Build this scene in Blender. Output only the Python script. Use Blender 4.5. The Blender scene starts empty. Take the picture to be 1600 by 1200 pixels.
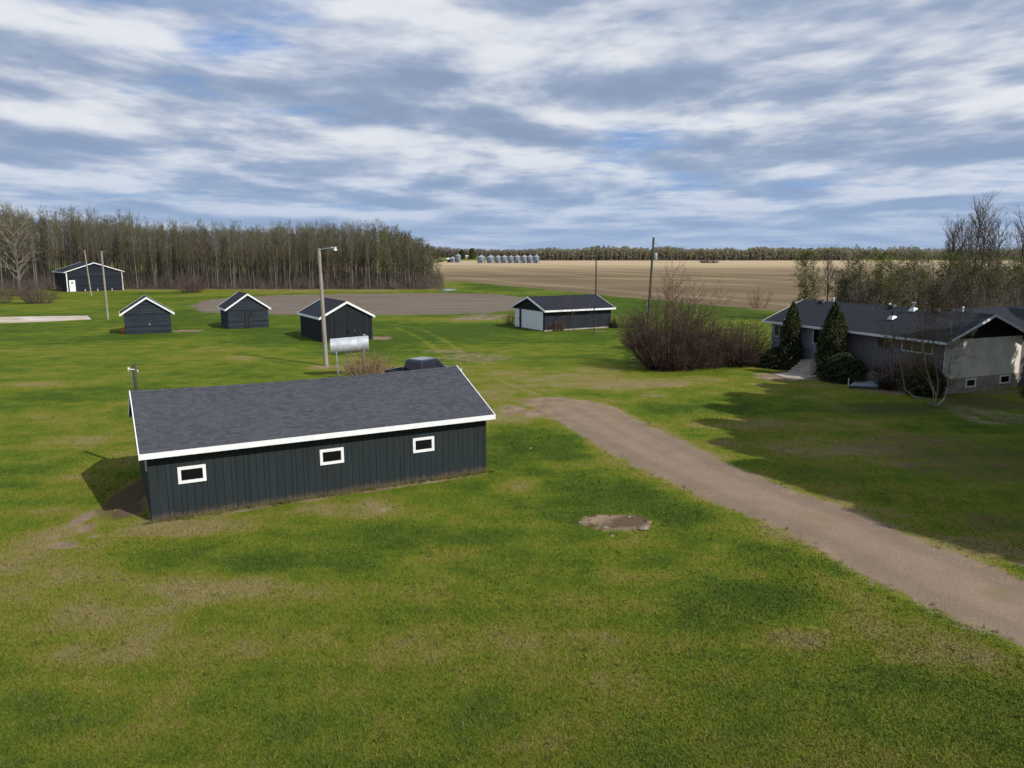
import bpy, math, random
import numpy as np
from mathutils import Vector, Matrix
R = math.radians
sc = bpy.context.scene
# ------------------------------------------------------------------ camera
F, HZ, CH = 1200.0, 391.0, 10.0          # focal length in photo pixels, horizon row, camera height
PITCH = math.atan((600 - HZ) / F)
cam = bpy.data.cameras.new('camera'); cam_o = bpy.data.objects.new('camera', cam)
sc.collection.objects.link(cam_o); sc.camera = cam_o
cam_o.location = (0, 0, CH); cam_o.rotation_euler = (R(90) - PITCH, 0, 0)
cam.sensor_width = 36; cam.lens = 36 * F / 1600; cam.clip_end = 8000; cam.clip_start = .3
# ------------------------------------------------------------------ light
SUN_DIR = Vector((.93, -.70, 1.0)).normalized()       # towards the sun
SUN_EL = math.asin(SUN_DIR.z); SUN_AZ = math.atan2(SUN_DIR.x, SUN_DIR.y)
sl = bpy.data.lights.new('sun', 'SUN'); sl.energy = 5.0; sl.angle = R(.5); sl.color = (1, .95, .87)
so = bpy.data.objects.new('sun', sl); sc.collection.objects.link(so)
so.rotation_euler = SUN_DIR.to_track_quat('Z', 'Y').to_euler()
sc.view_settings.view_transform = 'Standard'; sc.view_settings.look = 'None'
sc.view_settings.gamma = 1; sc.view_settings.use_curve_mapping = False
sc.view_settings.exposure = -0.17

class NT:
    """small node helper"""
    def __init__(s, tree): s.t = tree; s.n = tree.nodes; s.l = tree.links
    def new(s, typ, **kw):
        n = s.n.new(typ)
        for k, v in kw.items(): setattr(n, k, v)
        return n
    def link(s, a, b): s.l.new(a, b)
    def val(s, sock, v):
        if isinstance(v, (int, float)): sock.default_value = v
        elif isinstance(v, (tuple, list)): sock.default_value = v if len(v) != 3 or sock.type != 'RGBA' else (*v, 1)
        else: s.l.new(v, sock)
    def math(s, op, a, b=0, clamp=False, c=None):
        n = s.new('ShaderNodeMath', operation=op, use_clamp=clamp); s.val(n.inputs[0], a); s.val(n.inputs[1], b)
        if c is not None: s.val(n.inputs[2], c)
        return n.outputs[0]
    def vmath(s, op, a, b):
        n = s.new('ShaderNodeVectorMath', operation=op); s.val(n.inputs[0], a); s.val(n.inputs[1], b); return n.outputs[0]
    def mix(s, f, a, b, blend='MIX'):
        n = s.new('ShaderNodeMix', data_type='RGBA', blend_type=blend, clamp_factor=True)
        s.val(n.inputs[0], f); s.val(n.inputs[6], a); s.val(n.inputs[7], b); return n.outputs[2]
    def noise(s, vec, scale, detail=4, rough=.55, dist=0):
        n = s.new('ShaderNodeTexNoise'); s.val(n.inputs['Vector'], vec); s.val(n.inputs['Scale'], scale)
        n.inputs['Detail'].default_value = detail; n.inputs['Roughness'].default_value = rough; n.inputs['Distortion'].default_value = dist
        return n.outputs[0]
    def ss(s, x, a, b, lo=0, hi=1):
        n = s.new('ShaderNodeMapRange', interpolation_type='SMOOTHSTEP'); s.val(n.inputs[0], x)
        for i, v in enumerate((a, b, lo, hi)): s.val(n.inputs[i + 1], v)
        return n.outputs[0]
    def sep(s, v):
        n = s.new('ShaderNodeSeparateXYZ'); s.val(n.inputs[0], v); return n.outputs
    def comb(s, x, y, z):
        n = s.new('ShaderNodeCombineXYZ'); s.val(n.inputs[0], x); s.val(n.inputs[1], y); s.val(n.inputs[2], z); return n.outputs[0]

# ------------------------------------------------------------------ sky: blue Nishita sky seen through a broken deck of stratocumulus
w = bpy.data.worlds.new('World'); sc.world = w; w.use_nodes = True
T = NT(w.node_tree); T.n.clear()
out = T.new('ShaderNodeOutputWorld')
sky = T.new('ShaderNodeTexSky', sky_type='NISHITA', sun_disc=False, sun_elevation=SUN_EL, sun_rotation=SUN_AZ)
sky.air_density = 1.0; sky.dust_density = .4; sky.ozone_density = 2.5
bg1 = T.new('ShaderNodeBackground'); T.link(sky.outputs[0], bg1.inputs[0]); bg1.inputs[1].default_value = .085
tc = T.new('ShaderNodeTexCoord'); d = T.sep(tc.outputs['Generated'])
zz = T.math('ADD', T.math('MAXIMUM', d[2], 0.0), .085)
px, py = T.math('DIVIDE', d[0], zz), T.math('DIVIDE', d[1], zz)
def cl(vec, sc_=1.0, det=6, off=(0, 0, 0), r=.55, dist=.2):
    return T.noise(T.vmath('ADD', vec, off), sc_, det, r, dist)
SX = T.comb(T.math('MULTIPLY', px, .82), py, 0)      # cloud deck seen in perspective
def field(f):
    """cloud thickness at the deck point scaled f towards or away from the viewer"""
    v = T.vmath('MULTIPLY', SX, (f, f, 1))
    a_ = cl(v, .55, 3, (14.3, 6.2, 0), .5, 0); b_ = cl(v, 1.35, 7, (7.3, 5.2, 0), .54, 0)
    return T.math('ADD', T.math('MULTIPLY', a_, .5), T.math('MULTIPLY', b_, .5))
n0 = field(1.0); n_far = field(1.045); n_near = field(.96)
fine = cl(SX, 6.5, 5, (9, 3, 0), .6)
emb = T.math('SUBTRACT', n_far, n_near)
dens = T.math('ADD', n0, T.math('MULTIPLY', T.math('SUBTRACT', fine, .5), .10))
cover = T.ss(dens, .33, .46)
br = T.math('ADD', T.math('MULTIPLY', emb, 2.5), .50)
br = T.math('ADD', br, T.math('MULTIPLY', T.math('SUBTRACT', fine, .5), .30))
br = T.math('ADD', br, T.math('MULTIPLY', T.math('SUBTRACT', cl(SX, .8, 3, (3.3, 7.7, 0), .5), .5), .9))
zl = T.math('MULTIPLY', T.math('LOGARITHM', T.math('ADD', T.math('MAXIMUM', d[2], 0.0), .05), math.e), 3.5)
PV = T.comb(T.math('DIVIDE', T.math('MULTIPLY', d[0], 1.55), T.math('ADD', T.math('MAXIMUM', d[2], 0.0), .17)), T.math('MULTIPLY', d[1], 1.2), zl)
puff = T.noise(PV, 1.0, 6, .55, .2)
puff2 = T.noise(T.vmath('ADD', PV, (0, 0, .5)), 1.0, 4, .55, .2)
pe = T.math('ADD', T.math('MULTIPLY', T.math('SUBTRACT', puff, puff2), 2.0), T.math('MULTIPLY', T.math('SUBTRACT', puff, .5), .5))
br = T.math('ADD', T.math('ADD', T.math('MULTIPLY', T.math('SUBTRACT', br, .5), .5), .5), T.math('MULTIPLY', pe, T.ss(d[2], .0, .05)))
br = T.ss(br, .04, .93)
cr_ = T.new('ShaderNodeValToRGB'); T.link(br, cr_.inputs[0]); e_ = cr_.color_ramp.elements
e_[0].position = 0; e_[0].color = (.285, .37, .535, 1); e_[1].position = 1; e_[1].color = (.86, .885, .93, 1)
for p_, c_ in ((.33, (.39, .47, .625)), (.60, (.56, .62, .74))): q_ = e_.new(p_); q_.color = (*c_, 1)
ccol = cr_.outputs[0]
low = T.ss(d[2], 0.0, .16)
ccol = T.mix(T.math('SUBTRACT', .6, T.math('MULTIPLY', low, .6)), ccol, (.33, .48, .74))
bg2 = T.new('ShaderNodeBackground'); T.link(ccol, bg2.inputs[0]); bg2.inputs[1].default_value = 1.04
# the thin clear gaps: Nishita blue, deepened towards the zenith colour near the horizon
gap = T.mix(T.ss(d[2], 0.0, .3), (.30, .47, .80), (.17, .38, .85))
bgg = T.new('ShaderNodeBackground'); T.link(gap, bgg.inputs[0]); bgg.inputs[1].default_value = 1.0
mg = T.new('ShaderNodeMixShader'); mg.inputs[0].default_value = .8; T.link(bg1.outputs[0], mg.inputs[1]); T.link(bgg.outputs[0], mg.inputs[2])
mx = T.new('ShaderNodeMixShader'); T.link(T.math('MULTIPLY', cover, .97), mx.inputs[0]); T.link(mg.outputs[0], mx.inputs[1]); T.link(bg2.outputs[0], mx.inputs[2])
T.link(mx.outputs[0], out.inputs[0])

# ------------------------------------------------------------------ helpers
rnd = random.Random(7); rng = np.random.default_rng(11)
C = sc.collection
def G(u, v, z=0.0):
    """point of the ground (height z) that the photo shows at pixel u, v"""
    c, s = math.cos(PITCH), math.sin(PITCH)
    a, b = (u - 800) / F, (600 - v) / F
    X, Y, Z = a, c + s * b, -s + c * b
    t = (z - CH) / Z
    return X * t, Y * t
def px_of(x, y, z=0.0):
    c, s = math.cos(PITCH), math.sin(PITCH); zz = z - CH
    dd = y * c - zz * s; up = y * s + zz * c
    return 800 + F * x / dd, 600 - F * up / dd
def tag(o, label=None, cat=None, group=None, kind=None):
    for k, v in (('label', label), ('category', cat), ('group', group), ('kind', kind)):
        if v: o[k] = v
    return o
def empty(name, loc, rz=0, label=None, cat=None, group=None):
    o = bpy.data.objects.new(name, None); C.objects.link(o); o.empty_display_size = .3
    o.location = loc; o.rotation_euler = (0, 0, rz); return tag(o, label, cat, group)
def link_mesh(name, me, mat, parent=None):
    o = bpy.data.objects.new(name, me); C.objects.link(o)
    for m in (mat if isinstance(mat, (list, tuple)) else [mat]): me.materials.append(m)
    if parent: o.parent = parent
    return o
class MB:
    def __init__(s): s.v = []; s.f = []; s.uv = []
    def face(s, pts, uv=None):
        k = len(s.v); s.v += [tuple(p) for p in pts]; s.f.append(tuple(range(k, k + len(pts)))); s.uv += uv or [(p[0], p[1]) for p in pts]; return s
    def box(s, x0, x1, y0, y1, z0, z1):
        a = [(x0, y0, z0), (x1, y0, z0), (x1, y1, z0), (x0, y1, z0), (x0, y0, z1), (x1, y0, z1), (x1, y1, z1), (x0, y1, z1)]
        for q in ((3, 2, 1, 0), (4, 5, 6, 7), (0, 1, 5, 4), (1, 2, 6, 5), (2, 3, 7, 6), (3, 0, 4, 7)): s.face([a[i] for i in q])
        return s
    def hexa(s, bot, top):
        """solid between two matching polygons"""
        n = len(bot); s.face(bot[::-1]); s.face(top)
        for i in range(n): s.face([bot[i], bot[(i + 1) % n], top[(i + 1) % n], top[i]])
        return s
    def tube(s, pts, rad, n=8, cap=True):
        pts = [Vector(p) for p in pts]; rad = rad if isinstance(rad, (list, tuple)) else [rad] * len(pts); rings = []
        for i, p in enumerate(pts):
            dr = (pts[min(i + 1, len(pts) - 1)] - pts[max(i - 1, 0)]).normalized()
            a = Vector((0, 0, 1)) if abs(dr.z) < .9 else Vector((1, 0, 0))
            u = dr.cross(a).normalized(); v = dr.cross(u)
            rings.append([tuple(p + (u * math.cos(2 * math.pi * j / n) + v * math.sin(2 * math.pi * j / n)) * rad[i]) for j in range(n)])
        for a, b in zip(rings, rings[1:]):
            for j in range(n): s.face([a[j], b[j], b[(j + 1) % n], a[(j + 1) % n]])
        if cap: s.face(rings[0]); s.face(rings[-1][::-1])
        return s
    def lathe(s, prof, cx=0, cy=0, n=24):
        rings = [[(cx + r * math.cos(2 * math.pi * j / n), cy + r * math.sin(2 * math.pi * j / n), z) for j in range(n)] for r, z in prof]
        for a, b in zip(rings, rings[1:]):
            for j in range(n): s.face([a[j], a[(j + 1) % n], b[(j + 1) % n], b[j]])
        return s
    def build(s, name, mat, parent=None, smooth=False, bevel=0, merge=False):
        me = bpy.data.meshes.new(name); me.from_pydata(s.v, [], s.f)
        uv = me.uv_layers.new(name='UVMap'); uv.data.foreach_set('uv', np.array(s.uv, 'f').ravel())
        if merge or bevel or smooth:
            import bmesh
            bm = bmesh.new(); bm.from_mesh(me); bmesh.ops.remove_doubles(bm, verts=bm.verts, dist=1e-4)
            bmesh.ops.recalc_face_normals(bm, faces=bm.faces)
            if smooth:
                for f in bm.faces: f.smooth = True
                for e in bm.edges:
                    if len(e.link_faces) == 2 and e.calc_face_angle(0) > R(40): e.smooth = False
            bm.to_mesh(me); bm.free()
        o = link_mesh(name, me, mat, parent)
        if bevel:
            b = o.modifiers.new('bevel', 'BEVEL'); b.width = bevel; b.segments = 2; b.limit_method = 'ANGLE'
        return o
def np_mesh(name, V, Fq, attrs=None, uv=None):
    """fast mesh from numpy arrays; Fq is (n,3) or (n,4)"""
    me = bpy.data.meshes.new(name); V = np.asarray(V, 'f'); Fq = np.asarray(Fq, 'i'); k = Fq.shape[1]
    me.vertices.add(len(V)); me.vertices.foreach_set('co', V.ravel())
    me.loops.add(Fq.size); me.loops.foreach_set('vertex_index', Fq.ravel())
    me.polygons.add(len(Fq)); me.polygons.foreach_set('loop_start', np.arange(0, Fq.size, k, dtype='i'))
    try: me.polygons.foreach_set('loop_total', np.full(len(Fq), k, 'i'))
    except Exception: pass
    for nm, A in (attrs or {}).items():
        at = me.attributes.new(nm, 'FLOAT_COLOR', 'POINT'); at.data.foreach_set('color', np.asarray(A, 'f').ravel())
    me.update(calc_edges=True); me.validate(); return me

# ------------------------------------------------------------------ materials
def mat(name, col, rough=.8, spec=.3, metal=0, var=.15, scale=3.0, bump=0.0, bscale=20.0, col2=None, stretch=(1, 1, 1), coords='Object'):
    m = bpy.data.materials.new(name); m.use_nodes = True; t = NT(m.node_tree); b = t.n['Principled BSDF']
    tcn = t.new('ShaderNodeTexCoord'); v = t.vmath('MULTIPLY', tcn.outputs[coords], stretch)
    nz = t.noise(v, scale, 5, .6)
    c2 = col2 or tuple(c * (1 - var * 2.2) for c in col); c1 = col if col2 else tuple(min(1, c * (1 + var)) for c in col)
    t.link(t.mix(t.ss(nz, .3, .7), c2, c1), b.inputs['Base Color'])
    b.inputs['Roughness'].default_value = rough; b.inputs['Metallic'].default_value = metal; b.inputs['Specular IOR Level'].default_value = spec
    if bump:
        bn = t.new('ShaderNodeBump'); bn.inputs['Strength'].default_value = bump; bn.inputs['Distance'].default_value = .02
        t.link(t.noise(v, bscale, 4, .6), bn.inputs['Height']); t.link(bn.outputs[0], b.inputs['Normal'])
    return m
def shingle_mat(name, c1, c2, cm):
    m = bpy.data.materials.new(name); m.use_nodes = True; t = NT(m.node_tree); b = t.n['Principled BSDF']
    uv = t.new('ShaderNodeTexCoord').outputs['UV']
    br = t.new('ShaderNodeTexBrick', offset=.37, offset_frequency=2, squash=.7, squash_frequency=3)
    t.link(uv, br.inputs['Vector']); br.inputs['Scale'].default_value = 1
    br.inputs['Brick Width'].default_value = .26; br.inputs['Row Height'].default_value = .135; br.inputs['Mortar Size'].default_value = .008
    br.inputs['Mortar Smooth'].default_value = .3; br.inputs['Bias'].default_value = 0
    br.inputs['Color1'].default_value = (*c1, 1); br.inputs['Color2'].default_value = (*c2, 1); br.inputs['Mortar'].default_value = (*cm, 1)
    big = t.noise(uv, .35, 3); fine = t.noise(t.vmath('MULTIPLY', uv, (2.2, 7.4, 1)), 1.0, 2, .5)
    col = t.mix(t.ss(fine, .4, .75, 0, .35), br.outputs[0], tuple(x * .8 for x in c1))
    col = t.mix(t.ss(big, .3, .75, .0, .45), col, tuple(x * .85 for x in c1))
    gran = t.noise(uv, 60, 2)
    col = t.mix(.35, col, t.mix(gran, tuple(x * .3 for x in c1), tuple(x * 1.9 for x in c1)))
    t.link(col, b.inputs['Base Color']); b.inputs['Roughness'].default_value = .88; b.inputs['Specular IOR Level'].default_value = .25
    bn = t.new('ShaderNodeBump'); bn.inputs['Strength'].default_value = .7; bn.inputs['Distance'].default_value = .012
    wv = t.math('FRACT', t.math('DIVIDE', t.sep(uv)[1], .135))
    t.link(t.math('ADD', t.math('SUBTRACT', 1, wv), t.math('MULTIPLY', gran, .5)), bn.inputs['Height']); t.link(bn.outputs[0], b.inputs['Normal'])
    return m
def board_mat(name, col, worn, pitch=.15, axis=2, amount=.5, rough=.75):
    """painted boards: groove every pitch metres along an object axis, each board its own tone, weathered streaks"""
    m = bpy.data.materials.new(name); m.use_nodes = True; t = NT(m.node_tree); b = t.n['Principled BSDF']
    ob = t.new('ShaderNodeTexCoord').outputs['Object']; s = t.sep(ob)
    q = t.math('DIVIDE', s[axis], pitch) if axis == 2 else t.math('DIVIDE', t.math('ADD', s[0], s[1]), pitch)
    row = t.math('FLOOR', q); fr = t.math('FRACT', q)
    wn = t.new('ShaderNodeTexWhiteNoise', noise_dimensions='1D'); t.link(row, wn.inputs['W'])
    st = (.6, .6, 9) if axis == 2 else (9, 9, .6)
    st2 = t.noise(t.vmath('ADD', t.vmath('MULTIPLY', ob, st), t.comb(row, 0, 0)), 1.2, 5, .65)
    wear = t.math('MULTIPLY', t.ss(t.math('ADD', st2, t.math('MULTIPLY', wn.outputs[0], .25)), .48, .85), amount)
    c = t.mix(wear, tuple(x * .8 for x in col), worn)
    c = t.mix(t.math('MULTIPLY', wn.outputs[0], .6 * amount), c, tuple(x * 1.6 for x in col))
    gr = t.math('MULTIPLY', t.math('LESS_THAN', fr, .1), .85)
    c = t.mix(gr, c, (.004, .004, .005))
    t.link(c, b.inputs['Base Color']); b.inputs['Roughness'].default_value = rough; b.inputs['Specular IOR Level'].default_value = .25
    bn = t.new('ShaderNodeBump'); bn.inputs['Strength'].default_value = .6; bn.inputs['Distance'].default_value = .02
    t.link(t.math('SUBTRACT', t.math('MULTIPLY', st2, .3), gr), bn.inputs['Height']); t.link(bn.outputs[0], b.inputs['Normal'])
    return m
def glass_mat(name, col=(.006, .006, .008), rough=.12):
    m = bpy.data.materials.new(name); m.use_nodes = True; t = NT(m.node_tree); b = t.n['Principled BSDF']
    nz = t.noise(t.new('ShaderNodeTexCoord').outputs['Object'], 1.3, 3)
    t.link(t.mix(nz, tuple(c * .5 for c in col), tuple(c * 1.8 for c in col)), b.inputs['Base Color'])
    b.inputs['Roughness'].default_value = rough; b.inputs['Specular IOR Level'].default_value = .5; return m
M = dict(
    white=mat('white_paint', (.82, .83, .84), .5, .4, var=.03),
    offwhite=mat('aged_white_paint', (.62, .64, .66), .6, .3, var=.06),
    shingle=shingle_mat('asphalt_shingles', (.072, .075, .088), (.020, .022, .028), (.006, .006, .008)),
    shingle2=shingle_mat('dark_asphalt_shingles', (.017, .020, .029), (.010, .012, .018), (.006, .007, .010)),
    barn=mat('charcoal_green_siding', (.021, .029, .032), .6, .25, var=.06, scale=1.0, bump=.15, bscale=60, stretch=(3, 3, .4)),
    groove=mat('siding_groove', (.006, .007, .008), .9),
    soffit=mat('dark_soffit', (.010, .011, .013), .8),
    shed=board_mat('weathered_slate_boards', (.014, .021, .030), (.055, .067, .08), .19, 2, .7),
    black=board_mat('black_stained_boards', (.010, .012, .018), (.026, .030, .038), .24, 0, .6),
    farbarn=board_mat('navy_boards', (.009, .013, .024), (.03, .037, .05), .28, 2, .7),
    garage=board_mat('dark_metal_siding', (.022, .026, .036), (.035, .038, .05), .3, 0, .4, .5),
    glass=glass_mat('window_glass'), glassc=glass_mat('curtained_glass', (.05, .045, .035)),
    wood=mat('grey_weathered_wood', (.36, .32, .275), .85, .2, var=.18, scale=2, bump=.3, stretch=(8, 8, .5), col2=(.22, .195, .165)),
    darkwood=mat('dark_pole_wood', (.075, .07, .055), .85, .2, var=.2, scale=2, bump=.3, stretch=(8, 8, .5)),
    galv=None, conc=mat('concrete', (.40, .36, .31), .9, .2, var=.15, scale=1.5, bump=.2, col2=(.27, .23, .19)),
    slab=mat('worn_concrete_slab', (.55, .52, .47), .9, .2, scale=.22, bump=.1, col2=(.36, .27, .19)),
    steel=mat('galvanised_steel', (.50, .52, .54), .42, .5, metal=.75, var=.12, scale=2.5),
    darkmetal=mat('black_iron', (.015, .015, .017), .5, .4, var=.1),
    stucco=mat('pale_stucco', (.74, .69, .60), .95, .15, scale=1.0, var=.07, bump=.5, bscale=45),
    siding=board_mat('blue_grey_siding', (.27, .30, .35), (.33, .36, .41), .3, 0, .15),
    siding2=board_mat('taupe_siding', (.17, .155, .15), (.2, .18, .17), .3, 0, .15),
    gdoor=None, bark=mat('grey_bark', (.085, .075, .062), .9, .15, scale=1.2, var=.2, stretch=(3, 3, .5), col2=(.035, .03, .025)),
    aspen=mat('pale_aspen_bark', (.26, .24, .20), .85, .2, scale=.6, stretch=(2, 2, .35), col2=(.075, .066, .052)),
    birch=mat('white_birch_bark', (.36, .33, .29), .8, .2, scale=2.2, stretch=(2, 2, 1), col2=(.16, .13, .11)),
    twig=mat('brown_twigs', (.13, .108, .09), .9, .1, scale=.5, var=.25),
    twig_olive=mat('budding_twigs', (.16, .138, .095), .9, .1, scale=.5, var=.2),
    shrub=mat('red_brown_twigs', (.15, .105, .095), .9, .1, scale=.8, var=.25), lilac=mat('maroon_twigs', (.085, .052, .048), .9, .1, scale=.8, var=.3),
    rust=mat('rust_brown_twigs', (.16, .085, .055), .9, .1, scale=.8, var=.25),
    straw=mat('straw_stalks', (.33, .23, .15), .9, .1, scale=.8, var=.25),
    cedar=mat('cedar_foliage', (.030, .043, .020), .8, .2, scale=1.5, col2=(.012, .02, .010)),
    rock=mat('field_stone', (.26, .20, .155), .9, .2, scale=4, bump=.5, var=.15),
    tyre=mat('tyre_rubber', (.012, .012, .012), .9, .2, var=.1), chrome=mat('chrome', (.6, .6, .62), .2, .5, metal=1, var=.05),
    paint=None, red=mat('red_plastic', (.35, .02, .015), .5, .4, var=.05),
)
def splashed(m, brown=(.10, .075, .052)):
    """mud splash along the foot of a wall and faint vertical run marks"""
    t = NT(m.node_tree); b = t.n['Principled BSDF']; l = b.inputs['Base Color'].links[0]; c = l.from_socket
    ob = t.new('ShaderNodeTexCoord').outputs['Object']; z = t.sep(ob)[2]
    nz = t.noise(t.vmath('MULTIPLY', ob, (3, 3, 1.5)), 1.5, 5, .7)
    k = t.math('MULTIPLY', t.ss(t.math('SUBTRACT', z, t.math('MULTIPLY', nz, .55)), .05, -.2, 0, 1), .75)
    run = t.math('MULTIPLY', t.ss(t.noise(t.vmath('MULTIPLY', ob, (5, 5, .25)), 1, 4, .6), .55, .8), .35)
    t.link(t.mix(k, t.mix(run, c, (.055, .066, .07)), brown), b.inputs['Base Color'])
splashed(M['barn'])
def foliage_mat(name, col, col2, trans=.25):
    m = bpy.data.materials.new(name); m.use_nodes = True; t = NT(m.node_tree); b = t.n['Principled BSDF']
    ob = t.new('ShaderNodeTexCoord').outputs['Object']
    c = t.mix(t.ss(t.noise(ob, .55, 4, .7), .3, .7), col2, col); t.link(c, b.inputs['Base Color'])
    b.inputs['Roughness'].default_value = .7; b.inputs['Specular IOR Level'].default_value = .2
    tr = t.new('ShaderNodeBsdfTranslucent'); t.link(c, tr.inputs[0])
    ms = t.new('ShaderNodeMixShader'); ms.inputs[0].default_value = trans; t.link(b.outputs[0], ms.inputs[1]); t.link(tr.outputs[0], ms.inputs[2])
    t.link(ms.outputs[0], t.n['Material Output'].inputs[0]); return m
M['bud'] = foliage_mat('olive_buds', (.20, .20, .062), (.125, .12, .048))
M['leaf'] = foliage_mat('young_green_leaves', (.17, .19, .045), (.085, .10, .028))
M['leafdark'] = foliage_mat('mid_green_leaves', (.12, .13, .04), (.06, .065, .028))
M['cedarleaf'] = foliage_mat('cedar_sprays', (.058, .070, .022), (.026, .034, .013), .15)
M['spruce'] = foliage_mat('spruce_needles', (.022, .030, .013), (.010, .015, .007), .05)
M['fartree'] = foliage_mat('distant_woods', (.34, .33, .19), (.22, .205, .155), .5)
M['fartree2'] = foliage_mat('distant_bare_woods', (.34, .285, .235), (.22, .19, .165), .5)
def metal_sheet():
    m = bpy.data.materials.new('galvanised_tank_sheet'); m.use_nodes = True; t = NT(m.node_tree); b = t.n['Principled BSDF']
    ob = t.new('ShaderNodeTexCoord').outputs['Object']
    c = t.mix(t.ss(t.noise(ob, 2.5, 4), .35, .7), (.44, .47, .50), (.64, .66, .69)); t.link(c, b.inputs['Base Color'])
    b.inputs['Metallic'].default_value = .3; b.inputs['Roughness'].default_value = .4; return m
M['galv'] = metal_sheet()
def gdoor_mat():
    m = bpy.data.materials.new('white_panel_door'); m.use_nodes = True; t = NT(m.node_tree); b = t.n['Principled BSDF']
    ob = t.new('ShaderNodeTexCoord').outputs['Object']; s = t.sep(ob)
    fr = t.math('FRACT', t.math('DIVIDE', s[2], .27)); g = t.math('LESS_THAN', fr, .09)
    t.link(t.mix(t.math('MULTIPLY', g, .6), (.78, .79, .80), (.3, .31, .33)), b.inputs['Base Color']); b.inputs['Roughness'].default_value = .5; return m
M['gdoor'] = gdoor_mat()
def paint_mat():
    m = bpy.data.materials.new('dark_blue_car_paint'); m.use_nodes = True; t = NT(m.node_tree); b = t.n['Principled BSDF']
    nz = t.noise(t.new('ShaderNodeTexCoord').outputs['Object'], 2, 3)
    t.link(t.mix(nz, (.008, .014, .028), (.014, .023, .042)), b.inputs['Base Color']); b.inputs['Roughness'].default_value = .22; b.inputs['Metallic'].default_value = .3
    b.inputs['Coat Weight'].default_value = .8; return m
M['paint'] = paint_mat()

# ------------------------------------------------------------------ ground masks (world metres), shared by every ground sheet
# (pixel centre u,v ; half sizes in pixels ; strength) of worn spots the photo shows, mapped onto the ground; DARKS also paints in tree shade
DIRT = [(975, 817, 44, 12, 1.0), (745, 560, 90, 14, .50), (830, 585, 110, 14, .42), (780, 615, 60, 12, .46), (1010, 602, 130, 9, .46), (860, 628, 60, 10, .62), (1500, 740, 170, 60, .42), (1550, 650, 90, 26, .5), (1400, 800, 60, 20, .4), (1330, 690, 120, 14, .36), (1260, 620, 90, 8, .42), (760, 494, 60, 4, .55), (640, 590, 60, 12, .40),
        (985, 817, 36, 15, 1.0), (945, 819, 38, 12, .8), (126, 812, 15, 20, .8), (132, 826, 18, 9, .75), (100, 851, 24, 7, .85), (144, 839, 12, 4, .85), (86, 840, 12, 5, .75),
        (800, 642, 26, 12, .62), (835, 646, 24, 8, .6), (1093, 771, 12, 4, .8), (745, 498, 60, 4, .6), (560, 518, 15, 2, .55), (595, 528, 20, 3, .7), (290, 517, 40, 2.5, .7), (500, 574, 30, 4, .6),
        (600, 797, 14, 5, .7), (583, 788, 22, 6, .5), (205, 800, 30, 14, .6), (1225, 590, 60, 7, .75), (1020, 618, 40, 3, .55), (1030, 630, 22, 4, .45), (1178, 600, 30, 3, .5), (1540, 612, 60, 8, .55), (1400, 612, 60, 8, .6),
        (700, 549, 60, 4, .52), (730, 565, 60, 5, .42), (220, 457, 20, 2, .3), (1505, 602, 30, 6, .7), (1300, 596, 40, 4, .6), (940, 518, 20, 2, .5), (515, 789, 26, 4, .45), (350, 808, 60, 4, .45), (1120, 856, 25, 8, .4),
        (860, 515, 60, 3, .45), (85, 795, 12, 2, .5), (60, 797, 15, 2, .6), (1270, 980, 8, 3, .7), (1292, 986, 6, 3, .6), (1170, 1010, 8, 4, .5), (1590, 880, 15, 6, .6), (740, 752, 25, 4, .35), (250, 815, 30, 4, .5),
        (1060, 470, 300, 3, 0), (980, 500, 45, 8, .35), (1180, 545, 40, 8, .3)]
DRY = [(330, 925, 180, 30, .55), (160, 960, 200, 40, .5), (60, 900, 90, 60, .5), (380, 1000, 200, 30, .4), (100, 740, 90, 12, .3), (520, 840, 150, 14, .35), (690, 985, 90, 16, .35), (250, 700, 60, 10, 0), (30, 870, 60, 60, .55), (560, 795, 80, 12, .5), (300, 825, 110, 20, .5), (70, 645, 70, 20, .2), (870, 590, 90, 14, .5), (1000, 600, 130, 9, .7), (960, 660, 60, 30, .55), (1150, 600, 140, 9, .4), (1120, 660, 120, 14, .5),
       (840, 660, 70, 25, .5), (760, 640, 60, 30, .5), (1250, 660, 130, 12, .25), (1300, 700, 140, 10, .3), (1450, 690, 140, 12, .35), (1520, 860, 120, 20, .6), (1350, 960, 60, 60, .45), (1480, 1010, 100, 50, .6), (1290, 870, 60, 15, .45), (1230, 840, 40, 14, .4),
       (1190, 890, 60, 20, .35), (620, 1000, 300, 40, .3), (200, 1000, 200, 60, .45), (560, 920, 80, 12, .35), (1000, 900, 60, 12, .35), (480, 560, 200, 4, .3), (640, 580, 60, 10, .35), (300, 545, 140, 4, .3), (60, 570, 50, 6, .2), (90, 600, 70, 8, .3),
       (620, 575, 130, 8, .3), (880, 545, 120, 10, .4), (760, 580, 90, 14, .5), (100, 660, 80, 8, .3), (130, 690, 60, 4, .3), (60, 480, 160, 4, .15), (740, 500, 130, 5, .4), (800, 760, 40, 10, .4), (1120, 690, 40, 8, .3), (960, 850, 60, 8, .3),
       (240, 770, 50, 26, .9), (330, 460, 60, 2, .3), (560, 453, 150, 2.5, .8), (1000, 455, 300, 2, .3), (120, 470, 90, 2, .5), (260, 540, 60, 6, .25), (1240, 1000, 60, 20, .4), (700, 870, 120, 14, .3), (100, 900, 90, 18, .2)]
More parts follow.
